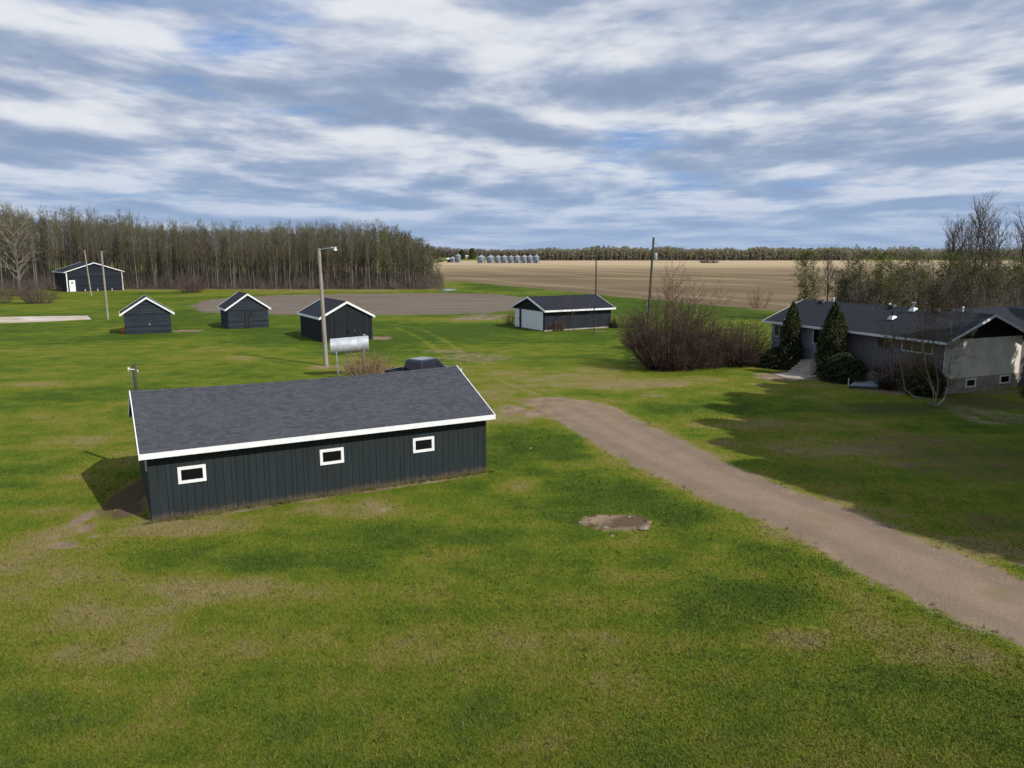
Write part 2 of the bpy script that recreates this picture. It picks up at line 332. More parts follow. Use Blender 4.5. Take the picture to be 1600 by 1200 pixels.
LUSH = [(700, 525, 330, 30, .62), (260, 520, 260, 18, .4), (330, 640, 150, 20, .3), (1050, 478, 420, 16, .75), (800, 450, 200, 8, .6), (300, 470, 200, 8, .4), (520, 500, 560, 34, .34), (900, 545, 120, 16, .6), (1000, 560, 80, 12, .5), (830, 690, 70, 28, 1.0), (960, 770, 90, 30, .8), (250, 860, 120, 22, .5), (120, 620, 80, 22, .35), (700, 520, 150, 14, .7), (760, 535, 60, 10, .5), (880, 535, 90, 8, .6), (1050, 800, 70, 14, .7), (870, 800, 70, 15, .5), (620, 540, 60, 14, .4),
        (300, 500, 120, 10, .5), (600, 850, 140, 20, .4), (430, 530, 80, 14, .6), (350, 640, 80, 30, .2), (1250, 880, 90, 25, .5), (1130, 960, 80, 30, .4), (50, 735, 60, 20, .5), (800, 880, 90, 20, .4), (400, 880, 180, 20, .35), (1100, 640, 120, 12, .6),
        (1300, 640, 140, 14, .4), (700, 960, 120, 20, .35), (1000, 480, 200, 8, .7), (1150, 490, 80, 8, .8), (230, 460, 60, 3, .5), (850, 450, 160, 6, .6), (1200, 930, 80, 26, .5), (980, 540, 60, 10, .3), (700, 475, 0.1, 1, 0)]
DARKS = [(1520, 720, 190, 60, .5), (1400, 640, 150, 16, .5), (1560, 820, 90, 26, .5), (1300, 740, 90, 24, .42), (1540, 630, 80, 16, .6), (210, 770, 26, 34, 1.0), (195, 800, 30, 14, .8), (985, 815, 30, 10, .95), (1000, 812, 18, 8, .9), (955, 820, 26, 8, .6), (1320, 606, 40, 4, .4), (235, 812, 260, 3, 0)]  # right-lawn entries: leaf litter, darkened to paint in deeper tree shade
def _ell(lst, x, y, warp):
    o = np.zeros_like(x)
    for u, v, a, b, s in lst:
        if s <= 0: continue
        cx, cy = G(u, v); x1, _ = G(u + a, v); y0 = G(u, v + b)[1]; y1 = G(u, max(v - b, 400))[1]
        rx, ry = abs(x1 - cx), abs(y1 - y0) / 2
        e = np.sqrt(((x - cx) / rx) ** 2 + ((y - (y0 + y1) / 2) / ry) ** 2) * warp
        o = np.maximum(o, s * np.clip(1.45 - e, 0, 1) ** .8)
    return o
def vnoise(x, y, f, seed=0):
    r = np.random.default_rng(seed); g = r.random((128, 128))
    X, Y = x * f + 1000.3, y * f + 1000.7
    i, j = np.floor(X).astype(int), np.floor(Y).astype(int); a, b = X - i, Y - j; a = a * a * (3 - 2 * a); b = b * b * (3 - 2 * b)
    i %= 128; j %= 128; i1 = (i + 1) % 128; j1 = (j + 1) % 128
    return (g[i, j] * (1 - a) + g[i1, j] * a) * (1 - b) + (g[i, j1] * (1 - a) + g[i1, j1] * a) * b
def poly_dist(P, x, y):
    """signed distance to a polygon: positive inside"""
    P = np.array(P); dmin = np.full(x.shape, 1e9); ins = np.zeros(x.shape, bool)
    for (x0, y0), (x1, y1) in zip(P, np.roll(P, -1, 0)):
        dx, dy = x1 - x0, y1 - y0; t = np.clip(((x - x0) * dx + (y - y0) * dy) / (dx * dx + dy * dy + 1e-9), 0, 1)
        dmin = np.minimum(dmin, np.hypot(x - x0 - t * dx, y - y0 - t * dy))
        c = ((y0 > y) != (y1 > y)) & (x < (x1 - x0) * (y - y0) / (y1 - y0 + 1e-12) + x0); ins ^= c
    return np.where(ins, dmin, -dmin)
drive_px = [(826, 630), (840, 622), (880, 622), (920, 627), (958, 636), (985, 652), (1044, 681), (1090, 702), (1149, 733), (1250, 773), (1340, 803), (1437, 848), (1531, 880), (1600, 912), (1760, 975), (2300, 1190),
            (2100, 1240), (1800, 1095), (1600, 1004), (1501, 966), (1362, 900), (1239, 829), (1137, 790), (1075, 762), (1012, 734), (966, 708), (912, 680), (880, 660), (850, 645)]
DRIVE = [G(*p) for p in drive_px]
GARDEN = [G(*p) for p in [(302, 478), (318, 470), (360, 465), (440, 461), (560, 459), (700, 458), (780, 460), (835, 467), (832, 477), (810, 484), (750, 490), (600, 492), (450, 491), (350, 490), (315, 487)]]
fe0, fe1 = np.array(G(690, 437)), np.array(G(1200, 485)); fd = (fe1 - fe0) / np.linalg.norm(fe1 - fe0)
FIELD = [tuple(fe0 - fd * 330), tuple(fe0), tuple(fe1), tuple(fe1 + fd * 90), (900, 60), (1500, 700), (1500, 765), (-60, 770), (-60, 640), (-330, 640)]
WOOD = [G(-300, 450.5), G(78, 450.5), G(88, 446), G(192, 446), G(200, 451.5), G(560, 452), G(688, 451.5), G(690, 446), G(655, 436), G(-300, 430)]
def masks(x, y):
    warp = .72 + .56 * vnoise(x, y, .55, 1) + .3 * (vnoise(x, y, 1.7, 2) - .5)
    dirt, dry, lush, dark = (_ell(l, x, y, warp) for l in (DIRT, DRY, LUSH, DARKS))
    # worn verge beside the drive
    dd = poly_dist(DRIVE, x, y)
    dirt = np.maximum(dirt, np.clip(.62 + dd * .7, 0, .62))
    dry = np.maximum(dry, np.clip(.6 + dd * .35, 0, .6) * (.4 + .6 * vnoise(x, y, .3, 3)))
    # trodden earth along the foot of the front barn
    a = .497; ddx, ddy = x + 13.434, y - 27.384
    s = ddx * math.cos(a) + ddy * math.sin(a); t = -ddx * math.sin(a) + ddy * math.cos(a)
    near = (s > -.3) & (s < 13.9) & (t < .3); dirt = np.where(near, np.maximum(dirt, np.clip(1.0 + (t + .08) * 1.2, 0, .75) * (.55 + .6 * vnoise(x, y, .9, 4))), dirt)
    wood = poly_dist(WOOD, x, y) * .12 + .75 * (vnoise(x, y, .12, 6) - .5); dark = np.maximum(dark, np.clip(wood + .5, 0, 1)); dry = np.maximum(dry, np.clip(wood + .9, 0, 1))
    # faint vehicle tracks over the lawn
    for pts in ([(905, 632), (800, 590), (735, 560), (700, 535), (660, 515), (600, 505)], [(880, 632), (770, 590), (700, 560), (660, 530), (620, 512)]):
        Q = [G(*p) for p in pts]
        dist = np.full(x.shape, 1e9)
        for (x0, y0), (x1, y1) in zip(Q, Q[1:]):
            dx, dy = x1 - x0, y1 - y0; tt = np.clip(((x - x0) * dx + (y - y0) * dy) / (dx * dx + dy * dy), 0, 1); dist = np.minimum(dist, np.hypot(x - x0 - tt * dx, y - y0 - tt * dy))
        dry = np.maximum(dry, .5 * np.exp(-(dist / .35) ** 2)); 
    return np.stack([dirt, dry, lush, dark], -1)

def grass_colour(t, pos, msk):
    """lawn colour nodes: returns colour and a fine height"""
    n1 = t.noise(pos, .085, 4, .6); n2 = t.noise(pos, .55, 5, .62); n3 = t.noise(pos, 3.0, 5, .7); n4 = t.noise(pos, 22, 3, .7)
    rows = t.noise(t.vmath('MULTIPLY', pos, (.10, .75, 1)), 1.0, 3, .5)
    s = t.new('ShaderNodeSeparateColor'); t.link(msk, s.inputs[0])
    dry, lush = s.outputs[1], s.outputs[2]
    a = t.math('ADD', t.math('MULTIPLY', n1, .55), t.math('MULTIPLY', n2, .45)); a = t.math('ADD', a, t.math('MULTIPLY', t.math('SUBTRACT', rows, .5), .22))
    a = t.math('SUBTRACT', t.math('ADD', a, t.math('MULTIPLY', dry, .30)), t.math('MULTIPLY', lush, .22))
    a = t.math('ADD', a, t.math('MULTIPLY', t.math('SUBTRACT', n3, .5), .22))
    a = t.math('ADD', t.math('MULTIPLY', t.math('SUBTRACT', a, .5), 1.75), .505)
    cr = t.new('ShaderNodeValToRGB'); t.link(a, cr.inputs[0]); e = cr.color_ramp.elements
    e[0].position = .20; e[0].color = (.028, .070, .006, 1); e[1].position = .36; e[1].color = (.050, .098, .008, 1)
    for p, c in ((.47, (.089, .133, .0095)), (.57, (.125, .148, .014)), (.67, (.172, .160, .032)), (.82, (.22, .178, .08))):
        q = e.new(p); q.color = (*c, 1)
    col = t.mix(t.ss(n4, .25, .75), t.mix(.30, cr.outputs[0], (.022, .036, .003)), t.mix(.16, cr.outputs[0], (.27, .26, .05)))
    thatch = t.math('MULTIPLY', t.ss(t.math('ADD', t.math('MULTIPLY', n3, .6), t.math('MULTIPLY', n2, .4)), .54, .68), .34)
    col = t.mix(thatch, col, (.145, .118, .055))
    return col, n4, s
def dirt_colour(t, pos, c1=(.30, .232, .185), c2=(.20, .152, .118)):
    n2 = t.noise(pos, .7, 5, .65); n3 = t.noise(pos, 9, 4, .75)
    c = t.mix(t.ss(n2, .3, .7), c2, c1)
    return t.mix(t.ss(n3, .35, .7, 0, .45), c, tuple(x * .5 for x in c2))
def ground_mat(name, kind):
    m = bpy.data.materials.new(name); m.use_nodes = True; t = NT(m.node_tree); b = t.n['Principled BSDF']
    pos = t.new('ShaderNodeNewGeometry').outputs['Position']
    at = t.new('ShaderNodeVertexColor', layer_name='mask')
    g, h, s = grass_colour(t, pos, at.outputs[0])
    nz = t.math('ADD', t.math('MULTIPLY', t.noise(pos, 1.1, 6, .7), .6), t.math('MULTIPLY', t.noise(pos, 6, 4, .7), .4))
    dfac = t.ss(t.math('ADD', s.outputs[0], t.math('SUBTRACT', nz, .5)), .40, .64)
    col = t.mix(dfac, g, dirt_colour(t, pos, (.32, .238, .165), (.18, .125, .085)))
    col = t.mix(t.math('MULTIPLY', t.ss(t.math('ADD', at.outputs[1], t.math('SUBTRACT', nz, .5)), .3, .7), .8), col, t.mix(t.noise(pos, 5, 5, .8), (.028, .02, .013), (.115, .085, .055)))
    hh = h
    if kind != 'lawn':
        ed = t.new('ShaderNodeVertexColor', layer_name='edge'); e = t.new('ShaderNodeSeparateColor'); t.link(ed.outputs[0], e.inputs[0])
        if kind == 'drive':
            nn = t.math('ADD', t.math('MULTIPLY', t.noise(pos, .8, 6, .72), .65), t.math('MULTIPLY', t.noise(pos, 7, 4, .7), .35))
            fac = t.ss(t.math('ADD', e.outputs[0], t.math('MULTIPLY', t.math('SUBTRACT', nn, .5), 2.1)), .38, .62)
            # wheel ruts run along the drive (G holds distance from the middle)
            rut = t.ss(t.math('ABSOLUTE', t.math('SUBTRACT', e.outputs[1], .33)), .04, .2)
            c = dirt_colour(t, pos, (.27, .203, .142), (.205, .150, .105))
            c = t.mix(t.math('MULTIPLY', rut, .5), t.mix(.25, c, (.33, .245, .19)), (.17, .13, .095))
            c = t.mix(t.ss(t.noise(pos, 45, 3, .8), .45, .8, 0, .55), c, (.13, .10, .08))
            col = t.mix(t.math('MULTIPLY', t.ss(t.noise(pos, .45, 4, .6), .56, .72), .3), t.mix(fac, col, c), g)
        elif kind == 'garden':
            nn = t.noise(pos, .35, 6, .7); fac = t.ss(t.math('ADD', e.outputs[0], t.math('MULTIPLY', t.math('SUBTRACT', nn, .5), 1.2)), .35, .6)
            fr = t.noise(t.vmath('MULTIPLY', pos, (.05, 1.1, 1)), 1, 4, .65)
            c = t.mix(t.ss(fr, .35, .65), (.115, .094, .075), (.215, .185, .150)); c = t.mix(t.ss(t.noise(pos, 1.6, 4, .7), .4, .75, 0, .6), c, (.10, .075, .062))
            c = t.mix(t.ss(t.noise(t.vmath('MULTIPLY', pos, (.03, .12, 1)), 1, 3), .45, .6, 0, .4), c, (.17, .115, .085))
            col = t.mix(fac, col, c)
        else:
            fac = t.ss(t.math('ADD', e.outputs[0], t.math('MULTIPLY', t.math('SUBTRACT', t.noise(pos, .12, 5, .65), .5), .8)), .3, .6)
            rot = t.new('ShaderNodeVectorRotate', rotation_type='Z_AXIS'); t.link(pos, rot.inputs[0]); rot.inputs['Angle'].default_value = -math.atan2(fd[1], fd[0])
            st = t.noise(t.vmath('MULTIPLY', rot.outputs[0], (.003, .085, 1)), 1, 5, .65)
            st2 = t.noise(t.vmath('MULTIPLY', pos, (.0035, .028, 1)), 1, 5, .6)
            fine = t.noise(t.vmath('MULTIPLY', rot.outputs[0], (.02, .6, 1)), 1, 3, .6)
            y = t.sep(pos)[1]
            k = t.math('ADD', t.math('MULTIPLY', st, .5), t.math('MULTIPLY', st2, .5)); k = t.math('ADD', k, t.math('MULTIPLY', t.math('SUBTRACT', fine, .5), .25))
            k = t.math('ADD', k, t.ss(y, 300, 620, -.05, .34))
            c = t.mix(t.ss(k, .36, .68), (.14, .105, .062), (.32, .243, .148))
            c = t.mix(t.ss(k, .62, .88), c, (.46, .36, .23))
            c = t.mix(t.ss(t.noise(pos, .9, 4, .7), .4, .75, 0, .35), c, (.15, .115, .07))
            col = t.mix(fac, col, c)
    t.link(col, b.inputs['Base Color']); b.inputs['Roughness'].default_value = .95; b.inputs['Specular IOR Level'].default_value = .04
    bn = t.new('ShaderNodeBump'); bn.inputs['Strength'].default_value = .55; bn.inputs['Distance'].default_value = .05
    t.link(t.math('ADD', t.math('MULTIPLY', hh, .6), t.noise(pos, 6, 4, .7)), bn.inputs['Height']); t.link(bn.outputs[0], b.inputs['Normal'])
    return m
def grid_sheet(name, xs, ys, z, m, edge=None, keep=None):
    X, Y = np.meshgrid(xs, ys); nx, ny = len(xs), len(ys)
    V = np.stack([X.ravel(), Y.ravel(), np.full(X.size, z)], -1)
    i = np.arange(nx * ny).reshape(ny, nx); Fq = np.stack([i[:-1, :-1], i[:-1, 1:], i[1:, 1:], i[1:, :-1]], -1).reshape(-1, 4)
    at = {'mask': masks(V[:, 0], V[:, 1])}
    if edge is not None:
        E_ = edge(V[:, 0], V[:, 1]); at['edge'] = E_
        good = keep(V[:, 0], V[:, 1]); fk = good[Fq].any(1); Fq = Fq[fk]
        used = np.zeros(len(V), bool); used[Fq] = True; mp = np.cumsum(used) - 1; Fq = mp[Fq]; V = V[used]; at = {k: v[used] for k, v in at.items()}
    return link_mesh(name, np_mesh(name, V, Fq, at), m)
def spaced(a, b, lo, hi, step, grow=1.12):
    c = list(np.arange(lo, hi, step)); s = step; x = c[-1]
    while x < b: s *= grow; x += s; c.append(x)
    s = step; x = c[0]; pre = []
    while x > a: s *= grow; x -= s; pre.append(x)
    return np.array(pre[::-1] + c)
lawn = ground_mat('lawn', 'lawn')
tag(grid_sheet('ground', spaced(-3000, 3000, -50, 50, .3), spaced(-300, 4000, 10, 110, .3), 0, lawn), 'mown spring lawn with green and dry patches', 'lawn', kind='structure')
def e_of(P, k, fade=False):
    def f(x, y):
        dd = poly_dist(P, x, y); e = np.clip(.5 + dd * k, 0, 1)
        if fade: e = e * (1 - .5 * np.clip((y - 42) / 9, 0, 1))
        g = np.clip(dd / 4.5, 0, 1)
        return np.stack([e, g, e * 0, e * 0 + 1], -1)
    return f
x0, x1 = -3, 36
tag(grid_sheet('driveway', np.arange(-3, 36, .2), np.arange(10, 55, .2), .004, ground_mat('gravel_drive', 'drive'), e_of(DRIVE, .34, True), lambda x, y: poly_dist(DRIVE, x, y) > -1.7), 'pinkish gravel driveway crossing the lawn', 'driveway', kind='structure')
tag(grid_sheet('garden_plot', np.arange(-70, 11, .8), np.arange(112, 195, .8), .006, ground_mat('tilled_soil', 'garden'), e_of(GARDEN, .16), lambda x, y: poly_dist(GARDEN, x, y) > -4), 'bare tilled garden plot behind the sheds', 'garden plot', kind='structure')
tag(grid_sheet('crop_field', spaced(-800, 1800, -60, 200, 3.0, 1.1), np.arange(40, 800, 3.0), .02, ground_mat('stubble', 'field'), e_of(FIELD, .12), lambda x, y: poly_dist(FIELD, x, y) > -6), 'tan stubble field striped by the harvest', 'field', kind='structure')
# pond behind the garden plot, at the tip of the woodlot
mw = glass_mat('pond_water', (.10, .13, .16), .12)
pc = G(698, 453); mb = MB(); mb.face([(pc[0] + 2.2 * math.cos(a) * (1 + .25 * math.sin(3 * a)), pc[1] + 5 * math.sin(a) * (1 + .2 * math.cos(2 * a)), .012) for a in np.linspace(0, 2 * math.pi, 29)[:-1]])
tag(mb.build('water', mw), 'small pond at the edge of the woodlot', 'pond', kind='structure')

# ------------------------------------------------------------------ gable building
def roof_mesh(S0, S1, T0, T1, he, hr, th=.06, tm=None, sag=0.0):
    """two roof slabs; ridge along s at t=tm; bottom edge height he, ridge height hr"""
    tm = (T0 + T1) / 2 if tm is None else tm; mb = MB()
    for te in (T0, T1):
        sl = math.hypot(tm - te, hr - he)
        n = 12 if sag else 1; L = S1 - S0; up = [0, 0, 1]
        for k in range(n):
            f0, f1 = k / n, (k + 1) / n; a0, a1 = S0 + L * f0, S0 + L * f1; h0, h1 = hr - sag * 4 * f0 * (1 - f0), hr - sag * 4 * f1 * (1 - f1)
            b = [(a0, te, he), (a1, te, he), (a1, tm, h1), (a0, tm, h0)]; uv = [(a0, 0), (a1, 0), (a1, sl), (a0, sl)]
            if te > tm: b = [b[1], b[0], b[3], b[2]]; uv = [uv[1], uv[0], uv[3], uv[2]]
            tp = [(x, y, z + th) for x, y, z in b]
            mb.face(b[::-1]); mb.face(tp, uv); mb.face([b[0], b[1], tp[1], tp[0]])
            if k == 0: i = 3 if te < tm else 1; mb.face([b[i], b[(i + 1) % 4], tp[(i + 1) % 4], tp[i]])
            if k == n - 1: i = 1 if te < tm else 3; mb.face([b[i], b[(i + 1) % 4], tp[(i + 1) % 4], tp[i]])
    return mb
def gable(name, A, ang, L, W, h, hr, oe, og, wallm, roofm, trim, label, cat, group=None, fasc=.2, sag=.0, vert=None, back_trim=True, trim_w=None):
    root = empty(name, (A[0], A[1], 0), ang, label, cat, group)
    h -= .07; hr -= .07; sl = (hr - h) / (W / 2); he = h - sl * oe
    mb = MB(); pr = lambda s: [(s, 0, -.1), (s, W, -.1), (s, W, h - .03), (s, W / 2, hr - .03 - sag), (s, 0, h - .03)]
    mb.hexa(pr(0), pr(L)[:]); wall = mb.build('wall', wallm, root, merge=True)
    roof = roof_mesh(-og, L + og, -oe, W + oe, he, hr, sag=sag).build('roof', roofm, root)
    # ridge cap
    mb = MB(); n = 12 if sag else 1; LL = L + 2 * og
    for k in range(n):
        f0, f1 = k / n, (k + 1) / n; a0, a1 = -og + LL * f0, -og + LL * f1; g0, g1 = hr - sag * 4 * f0 * (1 - f0), hr - sag * 4 * f1 * (1 - f1)
        mb.face([(a0, W / 2 - .14, g0 + .07 - .14 * sl), (a1, W / 2 - .14, g1 + .07 - .14 * sl), (a1, W / 2, g1 + .073), (a0, W / 2, g0 + .073)], [(a0, 0), (a1, 0), (a1, .13), (a0, .13)])
        mb.face([(a0, W / 2, g0 + .073), (a1, W / 2, g1 + .073), (a1, W / 2 + .14, g1 + .07 - .14 * sl), (a0, W / 2 + .14, g0 + .07 - .14 * sl)], [(a0, 0), (a1, 0), (a1, .13), (a0, .13)])
    mb.build('ridge_cap', roofm, roof)
    # fascia along both eaves, rake boards at both gables
    for te, o in ((-oe, -.035), (W + oe, 0)):
        MB().box(-og - .035, L + og + .035, te + o, te + o + .035, he + .075 - fasc, he + .075).build('fascia', trim, roof)
    rk = fasc * 1.05
    for s0, s1 in ((-og - .036, -og - .001), (L + og + .001, L + og + .036)):
        for te in (-oe - .036, W + oe + .036):
            hb = hr + .085; ee = hb - abs(W / 2 - te) * sl
            q = [(s0, te, ee - rk), (s1, te, ee - rk), (s1, te, ee), (s0, te, ee)]; p = [(s0, W / 2, hb - rk), (s1, W / 2, hb - rk), (s1, W / 2, hb), (s0, W / 2, hb)]
            g = MB(); g.hexa(q, p); g.build('rake_board', trim, roof)
    return root, wall, roof, he
def window(parent, s0, s1, z0, z1, fw=.11, side='front', off=0.0, L=0, frame='white', glass='glass', mull=0, depth=.05, name='window'):
    """window in local coords of a gable building: front = wall t=0, end = wall s=L, start = wall s=0"""
    fm = MB(); T_ = {'front': lambda a, b, z: (a, -b - off, z), 'end': lambda a, b, z: (L + b + off, a, z), 'start': lambda a, b, z: (-b - off, a, z)}[side]
    def bx(mb, a0, a1, b0, b1, c0, c1):
        p = [T_(a0, b0, c0), T_(a1, b1, c1)]; lo = [min(u, v) for u, v in zip(*p)]; hi = [max(u, v) for u, v in zip(*p)]; mb.box(lo[0], hi[0], lo[1], hi[1], lo[2], hi[2])
    bx(fm, s0, s1, .0, depth, z1 - fw, z1); bx(fm, s0, s1, .0, depth, z0, z0 + fw)
    bx(fm, s0, s0 + fw, .0, depth - .002, z0 + fw, z1 - fw); bx(fm, s1 - fw, s1, .0, depth - .002, z0 + fw, z1 - fw)
    for i in range(mull):
        c = s0 + (s1 - s0) * (i + 1) / (mull + 1); bx(fm, c - .025, c + .025, .0, depth - .01, z0 + fw, z1 - fw)
    o = fm.build(name, M[frame], parent)
    if name != 'window': o.name = name
    pm = MB(); bx(pm, s0 + fw, s1 - fw, .002, .012, z0 + fw, z1 - fw); pm.build('pane', M[glass], o)
    return o

# 1 --- long front barn
barn, bw, broof, bhe = gable('long_barn', (-13.434, 27.384), .497, 13.923, 7.44, 2.87, 4.40, .38, .26, M['groove'], M['shingle'], M['white'],
    'long charcoal barn with three small white-framed windows and grey shingle roof in the foreground', 'barn', fasc=.21, sag=.10)
bw.name = 'wall'
mb = MB(); r2 = random.Random(3)
def panels(mb, lo, hi, fn, top):
    s = lo; widths = [.31, .29, .18, .29, .18, .29, .29, .18, .29]; i = 0
    while s < hi - .02:
        e = min(hi, s + widths[i % 9]); i += 1; fn(s + (.014 if s > lo else 0), e, top); s = e
panels(mb, -.012, 13.935, lambda a, b, t: mb.box(a, b, -.022, -.001, .02, 2.735), 0)
mb.build('front_siding', M['barn'], bw)
mb = MB(); mb2 = MB()
def gp(a, b, t):
    za = 2.80 + .4113 * min(a, 7.44 - a) - .04; zb = 2.80 + .4113 * min(b, 7.44 - b) - .04
    mb.hexa([(-.02, a, .02), (-.001, a, .02), (-.001, b, .02), (-.02, b, .02)], [(-.02, a, za), (-.001, a, za), (-.001, b, zb), (-.02, b, zb)])
    mb2.hexa([(13.924, a, .02), (13.943, a, .02), (13.943, b, .02), (13.924, b, .02)], [(13.924, a, za), (13.943, a, za), (13.943, b, zb), (13.924, b, zb)])
panels(mb, 0.0, 7.44, gp, 0); mb.build('gable_siding', M['barn'], bw); mb2.build('gable_siding', M['barn'], bw)
for a, b in ((.985, 1.98), (6.34, 7.33), (10.38, 11.37)):
    wn = window(barn, a, b, 1.33, 1.98, .115, off=.021, depth=.045)
mb = MB(); mb.box(13.93 - 13.93, 13.9, -.02, .0, -.02, .018); mb.build('sill_board', M['darkwood'], barn)
mb = MB(); mb.box(-.07, -.022, .28, .34, 1.9, 2.66); mb.build('trim_strip', M['white'], barn)
mb = MB(); mb.tube([(.1, 7.6, 0), (.1, 7.6, 4.95)], .085, 10); ms = mb.build('service_mast', M['darkwood'], barn, smooth=True)
mb = MB(); mb.tube([(.1, 7.5, 4.72), (-.12, 7.45, 4.78)], .025, 6); mb.build('bracket', M['steel'], ms); mb = MB(); mb.lathe([(.001, 4.70), (.04, 4.72), (.055, 4.80), (.03, 4.85), (.001, 4.86)], -.14, 7.45, 10); mb.build('insulator', M['offwhite'], ms); mb = MB(); mb.lathe([(.001, 4.60), (.035, 4.62), (.035, 4.69), (.001, 4.7)], .22, 7.6, 8); mb.build('insulator', M['offwhite'], ms)
mb = MB(); mb.tube([(-.14, 7.45, 4.72), (-.16, 7.42, 4.55), (-.1, 7.45, 4.35), (.0, 7.5, 4.1)], .015, 5); mb.build('service_wire', M['steel'], ms)

# 2 --- three little sheds and the far barn
def shed_door(root, t0, t1, z1, m, side='start', handle=True):
    mb = MB(); mb.box(-.045, -.002, t0, t1, .12, z1); dd = mb.build('door', m, root)
    fr = MB()
    for a, b, c, e in ((t0 - .07, t0, .1, z1 + .07), (t1, t1 + .07, .1, z1 + .07), (t0, t1, z1, z1 + .07)): fr.box(-.035, -.001, a, b, c, e)
    fr.build('door_frame', M['soffit'], dd)
    if handle: h = MB(); h.box(-.075, -.046, t0 + .08, t0 + .14, 1.0, 1.16); h.build('handle', M['steel'], dd)
    return dd
M['doorslate'] = board_mat('slate_door_boards', (.016, .022, .03), (.05, .06, .07), .2, 0, .4)
s1, *_ = gable('small_shed', (-41.9, 94.3), 2.04, 5.0, 5.15, 2.73, 4.44, .42, .2, M['shed'], M['shingle2'], M['white'], 'small weathered slate shed nearest the two bare poles, left of the other sheds', 'shed', 'dark gabled sheds on the lawn', fasc=.22)
mb = MB(); mb.box(-.06, -.002, 2.3, 2.5, 1.05, 1.2); mb.build('latch', M['steel'], s1)
mb = MB(); mb.lathe([(.05, 0), (.05, .9), (.09, .95), (.09, 1.05), (.02, 1.08)], -.3, 5.35, 8); tag(mb.build('red_hydrant_post', M['red'], smooth=True), 'short red standpipe at the left corner of the leftmost small shed', 'standpipe')
hp = bpy.data.objects['red_hydrant_post']; hp.name = 'standpipe'
q = Matrix.Translation((-41.9, 94.3, 0)) @ Matrix.Rotation(2.04, 4, 'Z'); hp.data.transform(q)
s2, *_ = gable('small_shed', (-32.05, 101.05), 2.087, 5.67, 5.05, 2.763, 4.49, .33, .2, M['shed'], M['shingle2'], M['white'], 'middle small shed with a narrow plank door and weathered horizontal boards', 'shed', 'dark gabled sheds on the lawn', fasc=.22)
shed_door(s2, 2.15, 2.95, 2.12, M['doorslate'])
s3, *_ = gable('small_shed', (-15.92, 87.34), 2.109, 8.2, 5.9, 2.846, 4.414, .26, .2, M['black'], M['shingle2'], M['white'], 'black gabled shed right behind the lamp pole and metal tank', 'shed', 'dark gabled sheds on the lawn', fasc=.24)
shed_door(s3, 2.0, 4.3, 2.3, M['black'])
h = MB(); h.box(-.2, -.047, 2.75, 2.95, .95, 1.25); h.build('hasp', M['darkmetal'], s3)
fbn, fw_, fr_, _ = gable('large_barn', (-98.983, 196.861), 2.313, 11.46, 12.7, 4.9, 7.02, .45, .3, M['farbarn'], M['shingle2'], M['white'], 'wide dark navy barn with a white side door in front of the woodlot', 'barn', fasc=.2)
for t in (-.03, 12.5): MB().box(-.06, -.001, t, t + .22, 0, 4.75).build('corner_board', M['white'], fbn)
mb = MB(); mb.box(-.07, -.002, 10.85, 12.15, .05, 2.78); dd = mb.build('door', M['white'], fbn)
mb = MB(); mb.box(-.08, -.071, 11.25, 11.75, 2.0, 2.3); mb.build('door_window', M['glass'], dd)
mb = MB(); mb.box(-.05, -.002, 4.9, 9.25, .1, 4.15); dd = mb.build('sliding_door', M['farbarn'], fbn)
mb = MB(); mb.box(-.09, -.051, .6, 9.6, 4.2, 4.32); mb.build('door_track', M['darkwood'], dd)
for t in (2.6, 5.9, 8.7): MB().box(-.12, -.051 if 4.9 < t < 9.25 else -.002, t, t + .16, 0, .5).build('door_guide', M['offwhite'], fbn)

# 3 --- detached garage
gar, gw, gr, _ = gable('garage', (4.065, 95.695), .507, 10.18, 7.652, 2.829, 4.158, .55, .3, M['garage'], M['shingle2'], M['white'], 'low dark garage with a white overhead door and grey roof beyond the pickup', 'garage', fasc=.22)
mb = MB(); mb.box(-.05, -.001, .28, 5.7, .05, 2.42); gd = mb.build('overhead_door', M['gdoor'], gar)
mb = MB(); mb.box(-.06, -.001, .14, .28, .0, 2.55); mb.box(-.06, -.001, .28, 5.84, 2.42, 2.55); mb.box(-.06, -.001, 5.7, 5.84, 0, 2.42); mb.build('door_frame', M['garage'], gd)
mb = MB(); mb.box(-.05, -.001, 6.35, 7.5, .05, 2.4); sd = mb.build('side_door', M['gdoor'], gar)
mb = MB(); mb.box(-.09, -.051, 6.45, 6.52, 1.05, 1.2); mb.build('handle', M['darkmetal'], sd)
mb = MB(); mb.hexa([(-.02, .0, 2.62), (-.001, .0, 2.62), (-.001, 7.652, 2.62), (-.02, 7.652, 2.62)], [(-.02, 3.7, 4.07), (-.001, 3.7, 4.07), (-.001, 3.95, 4.07), (-.02, 3.95, 4.07)]); mb.build('gable_board', M['soffit'], gar)
mb = MB(); mb.box(-.02, 10.2, -.02, -.001, 0, .16); mb.build('foundation', M['conc'], gar)

